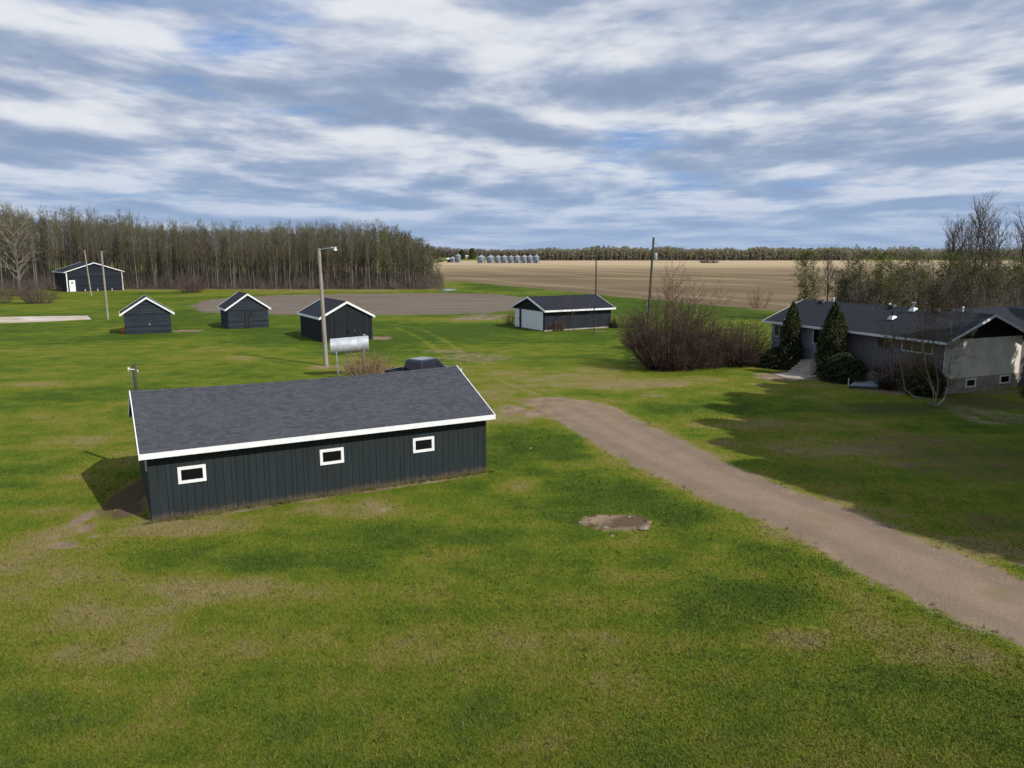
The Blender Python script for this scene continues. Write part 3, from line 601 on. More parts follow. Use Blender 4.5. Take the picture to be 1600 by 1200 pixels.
# 4 --- the bungalow
HA, Hang, HL, HW, Hh, Hr = (23.41, 68.884), -1.17, 17.244, 7.94, 4.003, 5.551
house, hw, hroof, hhe = gable('house', HA, Hang, HL, HW, Hh, Hr, .62, .6, M['siding2'], M['shingle2'], M['offwhite'], 'long bungalow with blue-grey siding, stucco gable end and dark shingle roof', 'house', fasc=.17)
mb = MB(); mb.box(-.012, 7.0, -.02, -.001, .75, Hh - .06); mb.box(-.02, -.001, 0, HW, .75, Hh - .06); mb.build('front_siding', M['siding'], hw)
mb = MB(); mb.box(-.035, HL + .035, -.036, -.021, -.05, .78); mb.box(-.036, -.021, -.02, HW + .02, -.05, .78); mb.box(HL + .021, HL + .036, -.02, HW + .02, -.05, 1.08); mb.build('foundation', M['conc'], house)
mb = MB(); mb.box(HL + .001, HL + .02, -.02, HW + .01, 1.08, 3.86); mb.build('stucco_wall', M['stucco'], house)
mb = MB(); mb.hexa([(HL + .001, 0, 3.862), (HL + .03, 0, 3.862), (HL + .03, HW, 3.862), (HL + .001, HW, 3.862)], [(HL + .001, 3.7, Hr - .12), (HL + .03, 3.7, Hr - .12), (HL + .03, 4.2, Hr - .12), (HL + .001, 4.2, Hr - .12)]); mb.build('gable_board', M['soffit'], house)
mb = MB(); mb.box(HL - .02, HL + .045, -.045, .07, .9, Hh - .2); mb.build('corner_board', M['offwhite'], house); MB().box(-.045, .06, -.045, .0, .78, Hh - .25).build('corner_board', M['offwhite'], house); MB().box(6.62, 6.78, -.19, -.03, .8, 3.62).build('porch_post', M['offwhite'], house)
# entry: dark picture window, recess and door
window(house, 4.95, 6.4, 2.3, 3.55, .07, glass='glass', frame='offwhite', off=.022)
mb = MB(); mb.box(6.8, 7.75, -.05, -.022, .95, 3.3); ed = mb.build('front_door', M['soffit'], house)
mb = MB(); mb.box(7.6, 7.66, -.08, -.051, 1.9, 2.1); mb.build('handle', M['steel'], ed)
mb = MB(); mb.box(6.3, 6.42, -.13, -.022, 3.15, 3.38); mb.build('porch_lamp', M['darkmetal'], house)
window(house, .25, 1.6, 2.4, 3.5, .09, glass='glassc', frame='offwhite', off=.022, mull=1)
window(house, 11.5, 12.8, 2.7, 3.6, .09, glass='glassc', frame='siding2', mull=1, off=.0)
window(house, 13.7, 16.3, 2.7, 3.65, .09, glass='glassc', frame='offwhite', mull=2)
window(house, 2.3, 3.35, .35, .98, .1, side='end', L=HL, off=.037, name='window', glass='glass')
window(house, 5.9, 7.0, .38, 1.02, .1, side='end', L=HL, off=.037, name='window', glass='glass')
# steps with iron rails
st = MB()
st.box(4.9, 7.6, -1.25, -.04, -.05, .95)
for i in range(4): st.box(5.0 , 7.4, -1.25 - .32 * (i + 1), -1.25 - .32 * i, -.05, .95 - .2 * (i + 1) + .012)
stp = st.build('entry_steps', M['conc'], house, bevel=.015, merge=True)
for sx in (4.95, 7.35):
    rl = MB(); 
    rl.tube([(sx, -.1, 1.85), (sx, -1.2, 1.85), (sx, -2.4, 1.05)], .022, 6); rl.tube([(sx, -.1, 1.12), (sx, -1.2, 1.12), (sx, -2.4, .32)], .016, 6)
    for k in range(17):
        y = -.1 - k * .143; zt = 1.85 if y > -1.2 else 1.85 + (y + 1.2) * .667; zb = zt - .75
        rl.tube([(sx, y, zb if k not in (0, 8, 16) else zb - .2), (sx, y, zt)], .011, 5)
    rl.build('railing', M['darkmetal'], stp)
# roof vents
def on_roof(s, t): return (s, t, Hh + (Hr - Hh) / (HW / 2) * (t if t < HW / 2 else HW - t) + .05)
for s, t, kind in ((1.8, .1, 'p'), (11.0, 1.9, 'p'), (11.5, 3.5, 'c'), (2.0, 3.6, 'b'), (9.3, 3.75, 'b'), (13.4, 3.6, 'b'), (2.4, 4.6, 'w'), (8.0, 5.0, 'w'), (14.3, 6.2, 'w'), (14.9, 4.5, 'w')):
    x, y, z = on_roof(s, t); mb = MB(); slp = .39; z -= 0
    if kind in 'pc':
        mb.hexa([(x - .26, y - .26, z - .26 * slp + .02), (x + .26, y - .26, z - .26 * slp + .02), (x + .26, y + .26, z + .26 * slp + .02), (x - .26, y + .26, z + .26 * slp + .02)], [(x - .13, y - .13, z + .2), (x + .13, y - .13, z + .2), (x + .13, y + .13, z + .22), (x - .13, y + .13, z + .22)])
        f_ = mb.build('vent_flashing', M['steel'], hroof)
        mb = MB()
        if kind == 'p': mb.lathe([(.07, z + .15), (.07, z + .55), (.09, z + .55), (.001, z + .6)], x, y, 10); mb.build('vent_pipe', M['darkmetal'], f_, smooth=True)
        else: mb.lathe([(.09, z + .12), (.09, z + .5), (.15, z + .52), (.15, z + .6), (.001, z + .64)], x, y, 12); mb.build('vent_pipe', M['steel'], f_, smooth=True)
    elif kind == 'b': mb.hexa([(x - .26, y - .22, z - .05), (x + .26, y - .22, z - .05), (x + .26, y + .22, z + .1), (x - .26, y + .22, z + .1)], [(x - .22, y - .2, z + .14), (x + .22, y - .2, z + .14), (x + .2, y + .2, z + .22), (x - .2, y + .2, z + .22)]); mb.build('roof_vent', M['darkmetal'], hroof)
    else: mb.lathe([(.04, z - .1), (.04, z + .36), (.08, z + .38), (.08, z + .48), (.001, z + .52)], x, y, 10); mb.build('vent_cap', M['white'], hroof, smooth=True)
# rear wing, ridge at a right angle to the main one
mb = MB(); w0, w1, wr = 11.2, 17.0, 5.62
mb.hexa([(w0, HW + .0, 0), (w1, HW, 0), (w1, HW + 5.5, 0), (w0, HW + 5.5, 0)], [(w0, HW, 3.95), (w1, HW, 3.95), (w1, HW + 5.5, 3.95), (w0, HW + 5.5, 3.95)]); mb.build('rear_wall', M['siding2'], house)
mb = MB(); wm = (w0 + w1) / 2
for sgn in (-1, 1):
    e = wm + sgn * (w1 - w0 + 1) / 2
    for dz in (0, .06):
        P4 = [(e, HW / 2 + .4, 4.3 + dz), (e, HW + 6, 4.3 + dz), (wm, HW + 6, wr + dz), (wm, HW / 2 + .05, wr + dz)]
        mb.face(P4 if sgn > 0 else P4[::-1], [(0, 0), (9, 0), (9, 3.3), (0, 3.3)])
mb.build('rear_roof', M['shingle2'], house)

# ------------------------------------------------------------------ poles
def pole(name, base, top, r0, r1, m, label, group=None, cat='pole'):
    """leaning round pole from base x,y to top x,y,z"""
    root = empty(name, (base[0], base[1], 0), 0, label, cat, group)
    n = 7; pts = [(np.array([0, 0, -.2]) * (1 - i / n) + np.array([top[0] - base[0], top[1] - base[1], top[2]]) * i / n) for i in range(n + 1)]
    mb = MB(); mb.tube([tuple(p) for p in pts], [r0 + (r1 - r0) * i / n for i in range(n + 1)], 12)
    mb.build('pole_shaft', m, root, smooth=True); return root
lb = G(510, 571)
lp = pole('lamp_pole', lb, (lb[0] - .25, lb[1] + .1, 10.15), .2, .15, M['wood'], 'tall grey wooden pole with a yard light on a short arm beside the tank', None, 'street lamp')
ar = MB(); ar.tube([(-.2, 0, 10.0), (.3, -.05, 10.15), (1.0, -.1, 10.2)], .035, 8); am = ar.build('lamp_arm', M['steel'], lp, smooth=True)
ar = MB(); ar.tube([(.85, -.1, 10.2), (1.15, -.12, 10.2)], .075, 10); ar.lathe([(.06, 10.22), (.13, 10.3), (.13, 10.12), (.20, 9.98), (.001, 9.96)], 1.2, -.13, 14); ar.build('lamp_head', M['galv'], am, smooth=True)
ar = MB()
for z in (9.35, 9.05, 8.75, 8.45): ar = MB(); ar.tube([(.0, -.05, z), (.16, -.07, z)], .02, 6); ar.lathe([(.001, z - .06), (.05, z - .05), (.06, z + .05), (.001, z + .07)], .18, -.07, 8); ar.build('insulator', M['darkmetal'], lp)
p1 = pole('bare_pole', G(143, 463), (G(143, 463)[0] - .6, G(143, 463)[1], 10.0), .16, .12, M['wood'], 'bare leaning pole directly in front of the large navy barn', 'bare wooden poles')
p2 = pole('bare_pole', G(169, 499), (G(169, 499)[0] - .1, G(169, 499)[1], 9.9), .15, .12, M['wood'], 'bare wooden pole standing on the lawn beside the concrete slab', 'bare wooden poles')
mb = MB(); mb.box(-.1, .45, -.05, .05, 9.75, 9.83); mb.build('bracket', M['wood'], p2)
b_ = G(931, 466); u1 = pole('utility_pole', b_, (b_[0] - .1, b_[1], 10.7), .17, .12, M['darkwood'], 'thin utility pole rising behind the right end of the garage', 'utility poles', 'utility pole')
mb = MB(); mb.lathe([(.001, 10.68), (.06, 10.7), (.08, 10.85), (.001, 10.95)], -.1, 0, 8); mb.build('insulator', M['steel'], u1)
b_ = G(1013, 494); u2 = pole('utility_pole', b_, (b_[0] + .45, b_[1], 11.9), .2, .15, mat('treated_pole_wood', (.075, .085, .06), .85, .2, var=.2, scale=2, bump=.3, stretch=(8, 8, .5)), 'utility pole with a grey transformer beside the big lilac bush', 'utility poles', 'utility pole')
mb = MB(); mb.lathe([(.001, 8.55), (.24, 8.57), (.26, 8.7), (.26, 9.5), (.2, 9.6), (.001, 9.62)], .82, -.1, 14); tr = mb.build('transformer', mat('grey_enamel', (.33, .36, .38), .4, .4), u2, smooth=True)
mb = MB(); mb.lathe([(.03, 9.6), (.06, 9.7), (.03, 9.8), (.06, 9.88), (.001, 9.95)], .82, -.1, 8); mb.build('bushing', M['darkwood'], tr)
mb = MB(); mb.tube([(.45, 0, 10.9), (.9, 0, 11.0), (1.08, 0, 10.75), (1.0, 0, 10.4), (.85, -.05, 10.0), (.82, -.1, 9.9)], .03, 6); mb.tube([(.45, 0, 10.9), (.45, -.35, 11.1)], .03, 6); mb.build('cable_loop', M['darkmetal'], u2)
mb = MB(); mb.lathe([(.001, 11.85), (.07, 11.9), (.09, 12.05), (.001, 12.15)], .45, 0, 8); mb.build('insulator', M['offwhite'], u2); MB().box(.15, .62, -.06, .06, 11.3, 11.36).build('bracket', M['darkwood'], u2)
mb = MB(); mb.tube([(-.3, -.15, .0), (-.3, -.15, 2.1)], .09, 8); mb.build('ground_guard', M['steel'], u2)
sb = G(928, 521); mb = MB(); mb.tube([(sb[0], sb[1], -.1), (sb[0] - .02, sb[1], 3.4)], .06, 8); tag(mb.build('clothesline_post', M['darkmetal'], smooth=True), 'thin dark post on the lawn in front of the garage', 'post')

# ------------------------------------------------------------------ tank on its stand
tk = empty('fuel_tank', (-13.0, 61.0, 0), R(14), 'silver horizontal metal fuel tank on tall legs behind the long barn', 'tank')
mb = MB(); n = 32; Lh = 1.5
prof = [(-Lh - .02, .02), (-Lh, .62), (-Lh + .03, .645)] + [(-Lh + .03 + k * (2 * Lh - .06) / 60, .64 + (.005 if k % 5 == 0 else 0)) for k in range(1, 60)] + [(Lh - .03, .645), (Lh, .62), (Lh + .02, .02)]
rings = [[(x, r * math.cos(2 * math.pi * j / n), 2.52 + x * .06 + r * math.sin(2 * math.pi * j / n)) for j in range(n)] for x, r in prof]
for a, b in zip(rings, rings[1:]):
    for j in range(n): mb.face([a[j], b[j], b[(j + 1) % n], a[(j + 1) % n]])
tb = mb.build('tank_shell', M['galv'], tk, smooth=True)
mb = MB(); mb.lathe([(.1, 3.1), (.1, 3.3), (.13, 3.3), (.13, 3.36), (.001, 3.37)], 1.2, 0, 10); mb.build('filler_cap', M['steel'], tb, smooth=True)
for x in (-1.05, 1.1):
    for y in (-.5, .5):
        mb = MB(); mb.tube([(x - .12 * (1 if x < 0 else -1) * -1, y * 1.5, 0), (x, y * .95, 2.15 + x * .06)], .05, 8); mb.build('leg', M['steel'], tk)
    mb = MB(); mb.tube([(x, -.6, 1.86 + x * .06), (x, .6, 1.86 + x * .06)], .045, 6); mb.build('saddle', M['steel'], tk); mb = MB(); mb.tube([(x, -.68, .5), (x, .58, 1.6)], .02, 5); mb.build('cross_brace', M['steel'], tk)

# ------------------------------------------------------------------ pickup
def pickup(loc, rz):
    root = empty('pickup_truck', loc, rz, 'dark blue pickup truck parked on the grass behind the barn roof', 'pickup truck')
    W = .95
    def extr(prof, w, name, m, par, inset=0, bevel=.03):
        mb = MB(); mb.hexa([(x, -w, z) for x, z in prof], [(x, w, z) for x, z in prof]); return mb.build(name, m, par, bevel=bevel, merge=True)
    body = extr([(-2.8, .45), (-2.85, .65), (-2.82, 1.08), (-.95, 1.08), (-.9, 1.1), (1.1, 1.12), (2.5, 1.02), (2.8, .9), (2.85, .5), (2.75, .42)], W, 'body', M['paint'], root, bevel=.05)
    mb = MB()
    for y in (-W + .03, W - .13): mb.box(-2.8, -1.2, y, y + .1, 1.08, 1.34)
    mb.box(-2.84, -2.76, -W + .03, W - .03, 1.08, 1.34); bed = mb.build('bed_wall', M['paint'], root, bevel=.02, merge=True)
    mb = MB(); mb.box(-2.75, -.97, -W + .14, W - .14, 1.083, 1.10); mb.build('bed_floor', M['tyre'], root)
    # tapered cab with glass set in
    def ring(z, x0, x1, w): return [(x0, -w, z), (x1, -w, z), (x1, w, z), (x0, w, z)]
    mb = MB(); mb.hexa(ring(1.1, -1.18, 1.3, W - .02), ring(1.78, -1.02, .66, W - .2)); mb.hexa(ring(1.781, -1.03, .67, W - .19), ring(1.87, -.86, .46, W - .32)); cab = mb.build('cab', M['paint'], root, bevel=.04, merge=True)
    def glass(name, pts):
        mb = MB(); mb.face(pts); mb.build(name, M['glass'], cab)
    for s in (-1, 1):
        y0, y1 = s * (W - .02 + .004), s * (W - .2 + .012)
        f = lambda x, k: (x, (y0 * (1 - k) + y1 * k), 1.1 + .68 * k)
        glass('side_window', [f(-1.03, .15), f(.12, .15), f(.08, .88), f(-.92, .88)]); glass('side_window', [f(.22, .15), f(1.0, .15), f(.6, .88), f(.2, .88)])
    glass('rear_window', [(-1.165, -.75, 1.2), (-1.165, .75, 1.2), (-1.047, .66, 1.7), (-1.047, -.66, 1.7)])
    glass('windshield', [(1.215, -.8, 1.2), (1.215, .8, 1.2), (.745, .7, 1.7), (.745, -.7, 1.7)])
    for x in (-1.85, 1.85):
        for s in (-1, 1):
            mb = MB(); mb.tube([(x, s * (W - .26), .38), (x, s * (W + .02), .38)], .38, 20); wh = mb.build('wheel', M['tyre'], root, smooth=True)
            mb = MB(); mb.tube([(x, s * (W - .1), .38), (x, s * (W + .03), .38)], .22, 14); mb.build('rim', M['chrome'], wh, smooth=True)
    for s in (-1, 1):
        mb = MB(); y = s * (W - .12); mb.box(-2.87, -2.83, y - .1, y + .1, .8, 1.2); mb.build('tail_light', M['red'], root)
        mb = MB(); mb.box(2.74, 2.84, y - .18, y + .12, .72, .9); mb.build('headlight', M['offwhite'], root)
        mb = MB(); mb.box(.85, 1.02, s * (W + .0), s * (W + .2), 1.12, 1.3) if s > 0 else mb.box(.85, 1.02, -(W + .2), -W, 1.12, 1.3); mb.build('mirror', M['paint'], root, bevel=.02)
    mb = MB(); mb.box(-2.95, -2.84, -W + .05, W - .05, .45, .65); mb.build('bumper', M['chrome'], root, bevel=.03); MB().box(2.8, 2.93, -W + .05, W - .05, .42, .62).build('bumper', M['chrome'], root, bevel=.03)
pickup((-6.6, 57.0, 0), R(54)); bpy.data.objects['pickup_truck'].scale = (1.1, 1.06, 1.1)

# ------------------------------------------------------------------ slabs and small ground things
sp = [G(-60, 497), G(137, 494), G(142, 499), G(60, 503), G(-60, 507)]
mb = MB(); mb.hexa([(x, y, -.05) for x, y in sp[::-1]], [(x, y, .09) for x, y in sp[::-1]]); tag(mb.build('concrete_slab', M['slab'], merge=True), 'long stained concrete slab lying in the grass at the left edge', 'concrete slab')
pp = [G(1208, 585), G(1250, 580), G(1284, 588), G(1240, 595)]
mb = MB(); mb.hexa([(x, y, -.05) for x, y in pp[::-1]], [(x, y, .05) for x, y in pp[::-1]]); tag(mb.build('patio_pad', M['conc'], merge=True), 'small concrete pad at the foot of the house steps', 'patio')
pl = [G(1326, 607), G(1372, 609), G(1386, 601), G(1340, 598)]
plr = empty('low_deck', (pl[0][0], pl[0][1], 0), 0, 'low grey wooden deck platform on the lawn in front of the house', 'deck')
ox, oy = pl[0]; mb = MB(); mb.hexa([(x - ox, y - oy, 0) for x, y in pl], [(x - ox, y - oy, .2) for x, y in pl]); mb.build('frame', M['darkwood'], plr, merge=True)
mb = MB(); q = [np.array((x - ox, y - oy)) for x, y in pl]
for k in range(12):
    a, b = k / 12 + .006, (k + 1) / 12 - .006; e = [q[0] * (1 - a) + q[1] * a, q[0] * (1 - b) + q[1] * b, q[3] * (1 - b) + q[2] * b, q[3] * (1 - a) + q[2] * a]
    mb.hexa([(*p, .202) for p in e], [(*p, .235) for p in e])
mb.build('deck_boards', M['siding'], plr)
mb = MB(); mb.tube([(.0, .1, .2), (.0, .1, .75)], .035, 6); mb.build('corner_post', M['offwhite'], plr)
ds = G(1490, 613); mb = MB(); mb.tube([(ds[0] - .9, ds[1] + .3, .75), (ds[0], ds[1], .08)], .05, 8); tag(mb.build('downspout', M['white'], smooth=True), 'white downspout pipe lying out from the house corner over the grass', 'downspout')
# stones round the old fire pit
def stone(u, v, r, label):
    x, y = G(u, v); mb = MB(); rr = random.Random(int(u * v)); n = 9
    prof = [(.001, -.02), (r * .9, 0), (r, r * .25), (r * .75, r * .55), (r * .35, r * .66), (.001, r * .68)]
    mb.lathe(prof, 0, 0, n); k = {}
    nv = []
    for p in mb.v:
        key = (round(p[0], 3), round(p[1], 3), round(p[2], 3))
        if key not in k: k[key] = 1 + rr.uniform(-.22, .22)
        nv.append((p[0] * k[key] * 1.25, p[1] * k[key], p[2] * k[key]))
    mb.v = nv; o = mb.build('stone', M['rock'], merge=True); o.location = (x, y, 0); tag(o, label, 'stone', 'stones round the fire pit scar')
stone(945, 825, .10, 'pale rounded stone at the near left rim of the bare fire pit patch')
stone(1006, 827, .17, 'widest pale flat stone on the near right rim of the fire pit patch')
stone(1014, 817, .09, 'small stone at the right-hand edge of the bare fire pit patch')
stone(906, 817, .07, 'small dark stone left of the bare fire pit patch')
stone(983, 808, .07, 'small stone at the far edge of the bare fire pit patch')
stone(956, 838, .06, 'tiny stone in the grass just in front of the fire pit patch')
stone(829, 701, .08, 'tiny pale stone in the green grass right of the long barn')

# ------------------------------------------------------------------ vegetation
def segs_mesh(name, S, leaves=None, sides=3):
    """S rows: x0 y0 z0 x1 y1 z1 r0 r1 -> tapered prisms; leaves: centres + size -> random quads (material slot 1)"""
    S = np.asarray(S, float); A, B, r0, r1 = S[:, :3], S[:, 3:6], S[:, 6], S[:, 7]
    D = B - A; D /= np.linalg.norm(D, axis=1, keepdims=True) + 1e-9
    h = np.where(np.abs(D[:, 2:3]) < .9, [[0, 0, 1.]], [[1., 0, 0]]); U = np.cross(D, h); U /= np.linalg.norm(U, axis=1, keepdims=True); Vv = np.cross(D, U)
    an = np.arange(sides) * 2 * math.pi / sides
    ring = U[:, None] * np.cos(an)[None, :, None] + Vv[:, None] * np.sin(an)[None, :, None]
    V = np.concatenate([A[:, None] + ring * r0[:, None, None], B[:, None] + ring * r1[:, None, None]], 1).reshape(-1, 3)
    base = np.arange(len(S))[:, None] * 2 * sides; k = np.arange(sides); k2 = (k + 1) % sides
    Fq = np.stack([base + k, base + k2, base + sides + k2, base + sides + k], -1).reshape(-1, 4); nf = len(Fq)
    if leaves is not None and len(leaves):
        L = np.asarray(leaves); c = L[:, :3]; sz = L[:, 3:4]; r = np.random.default_rng(len(L))
        a = r.normal(size=(len(L), 3)); a /= np.linalg.norm(a, axis=1, keepdims=True); b = np.cross(a, r.normal(size=(len(L), 3))); b /= np.linalg.norm(b, axis=1, keepdims=True)
        Q = np.stack([c - a * sz, c + b * sz * .6, c + a * sz, c - b * sz * .6], 1).reshape(-1, 3)
        Fl = (len(V) + np.arange(len(L) * 4)).reshape(-1, 4); V = np.concatenate([V, Q]); Fq = np.concatenate([Fq, Fl])
    me = np_mesh(name, V, Fq)
    if leaves is not None and len(leaves): mi = np.zeros(len(me.polygons), 'i'); mi[nf:] = 1; me.polygons.foreach_set('material_index', mi)
    return me
def unit(v): return v / (np.linalg.norm(v) + 1e-9)
def grow(out, leaves, p, d, length, r, depth, g, spread=.7, up=.25, nseg=3, kids=4, leafn=0, leafs=.1):
    """one limb and its twigs"""
    pts = [p]; dd = d
    for i in range(nseg):
        dd = unit(dd + g.normal(0, .13, 3) + np.array([0, 0, up / nseg])); q = pts[-1] + dd * length / nseg
        ra, rb = r * (1 - i / nseg * .7), r * (1 - (i + 1) / nseg * .7); out.append((*pts[-1], *q, ra, rb)); pts.append(q)
    if depth > 0:
        for k in range(kids):
            f = .25 + .75 * (k + g.random()) / kids; i = min(int(f * nseg), nseg - 1); fr = f * nseg - i; q = pts[i] * (1 - fr) + pts[i + 1] * fr
            nd = unit(unit(pts[i + 1] - pts[i]) + g.normal(0, spread, 3)); grow(out, leaves, q, nd, length * g.uniform(.38, .62) * (1.15 - f * .4), r * .5, depth - 1, g, spread, up, 2, kids, leafn, leafs)
    if leafn and depth <= 0:
        for k in range(leafn): leaves.append((*(pts[-1 - (k % 2)] + g.normal(0, leafs * 1.4, 3)), leafs * g.uniform(.6, 1.3)))
def make_tree(h, seed, crown0=.45, nb=34, blen=2.0, leafn=2, leafs=.1, rtrunk=None, lean=.02, depth=2, up=.5, elev=.8, kids=3, spread=.55, twig_r=.03, top=1.0, stems=1):
    g = np.random.default_rng(seed); T_, B_, L_ = [], [], []
    for s in range(stems):
        rt = rtrunk or h * .0085; ang = g.uniform(0, 6.28); off = np.array([math.cos(ang), math.sin(ang), 0]) * (0 if stems == 1 else g.uniform(.1, .5))
        hh = h * (1 if s == 0 else g.uniform(.7, .95)); ld = np.array([g.normal(0, lean + (.08 if stems > 1 else 0)), g.normal(0, lean + (.08 if stems > 1 else 0)), 1])
        pts = [off + np.array([0, 0, -.2])]
        for i in range(9): ld = unit(ld + g.normal(0, .02, 3)); ld[2] = abs(ld[2]); pts.append(pts[-1] + ld * hh / 9)
        for i in range(9): T_.append((*pts[i], *pts[i + 1], rt * (1 - .095 * i), rt * (1 - .095 * (i + 1))))
        for k in range(nb):
            f = crown0 + (top - crown0) * (k + g.random()) / nb; i = min(int(f * 9), 8); fr = min(f * 9 - i, 1); q = pts[i] * (1 - fr) + pts[i + 1] * fr
            az = k * 2.4 + g.uniform(-.4, .4); prof = math.sin(math.pi * min(1, max(.12, (f - crown0) / (1.08 - crown0)))) ** .6
            dv = unit(np.array([math.cos(az), math.sin(az), elev * g.uniform(.6, 1.4)]))
            grow(B_, L_, q, dv, blen * (.45 + .75 * prof) * g.uniform(.7, 1.2), twig_r * (1.3 - f * .5), depth, g, spread, up, 3, kids, leafn, leafs)
    return T_, B_, L_
def tree_template(name, args, barkm, twigm, leafm):
    T_, B_, L_ = make_tree(**args)
    t = segs_mesh('trunk', T_, sides=7); t.materials.append(barkm)
    for p in t.polygons: p.use_smooth = True
    c = segs_mesh('crown', B_, L_ or None); c.materials.append(twigm); c.materials.append(leafm); return t, c
def plant_tree(tmpl, name, loc, rz, scale, label, cat, group=None, sxy=None):
    r = empty(name, (loc[0], loc[1], 0), rz, label, cat, group); r.scale = (sxy or scale, sxy or scale, scale)
    for n_, me in zip(('trunk', 'crown'), tmpl): o = bpy.data.objects.new(n_, me); C.objects.link(o); o.parent = r
    return r
# woodlot: bare aspens, front rows individual
asp = [tree_template('aspen', dict(h=17, seed=20 + i, crown0=.38 + .04 * (i % 3), nb=38, blen=1.5, leafn=2, leafs=.08, twig_r=.024, up=.8, elev=1.3, kids=3, rtrunk=.075 + .025 * (i % 3)), M['aspen'] if i % 3 else M['bark'], M['twig_olive'] if i % 2 else M['twig'], M['bud']) for i in range(7)]
green = [tree_template('leafy', dict(h=13, seed=60 + i, crown0=.2, nb=38, blen=1.9, leafn=3, leafs=.13, twig_r=.03, up=.6, elev=.9, kids=3, rtrunk=.08), M['aspen'], M['twig_olive'], M['leaf'] if i % 2 else M['leafdark']) for i in range(3)]
g = np.random.default_rng(5)
def wood_h(u):
    return float(np.interp(u, [-80, 0, 40, 60, 90, 130, 200, 240, 300, 400, 520, 600, 630, 655, 675, 690], [22.5, 22, 23, 20.5, 21.5, 21.5, 20.5, 18.2, 17.8, 17.6, 18, 17.6, 16, 14.2, 11.8, 8.5]))
spots = []
for row, (vb, nrow) in enumerate(((452, 88), (449, 80), (446, 72))):
    for k in range(nrow):
        u = -75 + (762) * (k + g.uniform(.1, .9)) / nrow
        x, y = G(u, vb + g.uniform(-1.2, 1.2)); 
        if 84 < u < 196: y += 14 + row * 3; x *= y / (y - 14 - row * 3)
        spots.append((u, x, y + g.uniform(-1.5, 1.5)))
n_ind = 0
for k, (u, x, y) in enumerate(spots):
    hgt = wood_h(u) * .93 * g.uniform(.84, 1.03) * (y / 203) ** .3
    gr_ = u > 590 and g.random() < .42
    if gr_: plant_tree(green[k % 3], 'aspen_tree', (x, y), g.uniform(0, 6.28), hgt / 13 * .95, 'young aspen in light green leaf at the right-hand end of the woodlot', 'tree', 'leafing aspens at the end of the woodlot', sxy=hgt / 15)
    else: plant_tree(asp[k % 7], 'aspen_tree', (x, y), g.uniform(0, 6.28), hgt / 17, 'tall bare aspen with pale slender trunk in the front rows of the woodlot', 'tree', 'aspens along the front of the woodlot')
# depth of the woodlot: one mass
def thin_tree(g, x, y, h, nb=16, leafn=2):
    S, L = [], []
    p = np.array([x, y, -.2]); q = p + np.array([g.normal(0, .3), g.normal(0, .3), h]); m_ = (p + q) / 2 + np.array([g.normal(0, .15), g.normal(0, .15), 0]); r = .07 + .05 * g.random()
    S += [(*p, *m_, r, r * .7), (*m_, *q, r * .7, .02)]
    for k in range(nb):
        f = g.uniform(.3, .97); c = (m_ * (1 - (f - .5) * 2) + q * (f - .5) * 2) if f > .5 else (p * (1 - f * 2) + m_ * f * 2); az = g.uniform(0, 6.28); ln = g.uniform(.7, 1.7) * (1.2 - f * .5)
        e = c + np.array([math.cos(az) * ln * .7, math.sin(az) * ln * .7, ln * .9]); S.append((*c, *e, .035, .012))
        for j in range(5):
            t_ = g.uniform(.3, 1); c2 = c * (1 - t_) + e * t_; e2 = c2 + g.normal(0, .38, 3) + np.array([0, 0, .35]); S.append((*c2, *e2, .024, .008))
            if j < leafn: L.append((*e2, g.uniform(.06, .13)))
    return S, L
S, L = [], []
for k in range(2300):
    u = g.uniform(-110, 676); vb = 450 - 16 * g.random() ** 1.2
    if u > 600: vb = max(vb, 438)
    x, y = G(u, vb)
    if 84 < u < 196: y += 16; x *= y / (y - 16)
    a, b = thin_tree(g, x, y, wood_h(u) * .93 * g.uniform(.85, 1.02) * (y / 203) ** .15); S += a; L += b
# low brush at the foot of the trees
for k in range(3800):
    u = g.uniform(-80, 690); x, y = G(u, g.uniform(437, 452.5));
    if 84 < u < 196: y += 14; x *= y / (y - 14)
    for j in range(6): b_ = np.array([x, y, 0]) + np.append(g.normal(0, .5, 2), 0); S.append((*b_, *(b_ + np.array([g.normal(0, .5), g.normal(0, .5), g.uniform(.8, 4.2)])), .035, .012))
me = segs_mesh('woodlot', S, L); me.materials.append(M['twig']); me.materials.append(M['bud'])
tag(link_mesh('woodlot', me, []), 'deep mass of bare trees filling the woodlot behind its front rows', 'woods', kind='stuff')

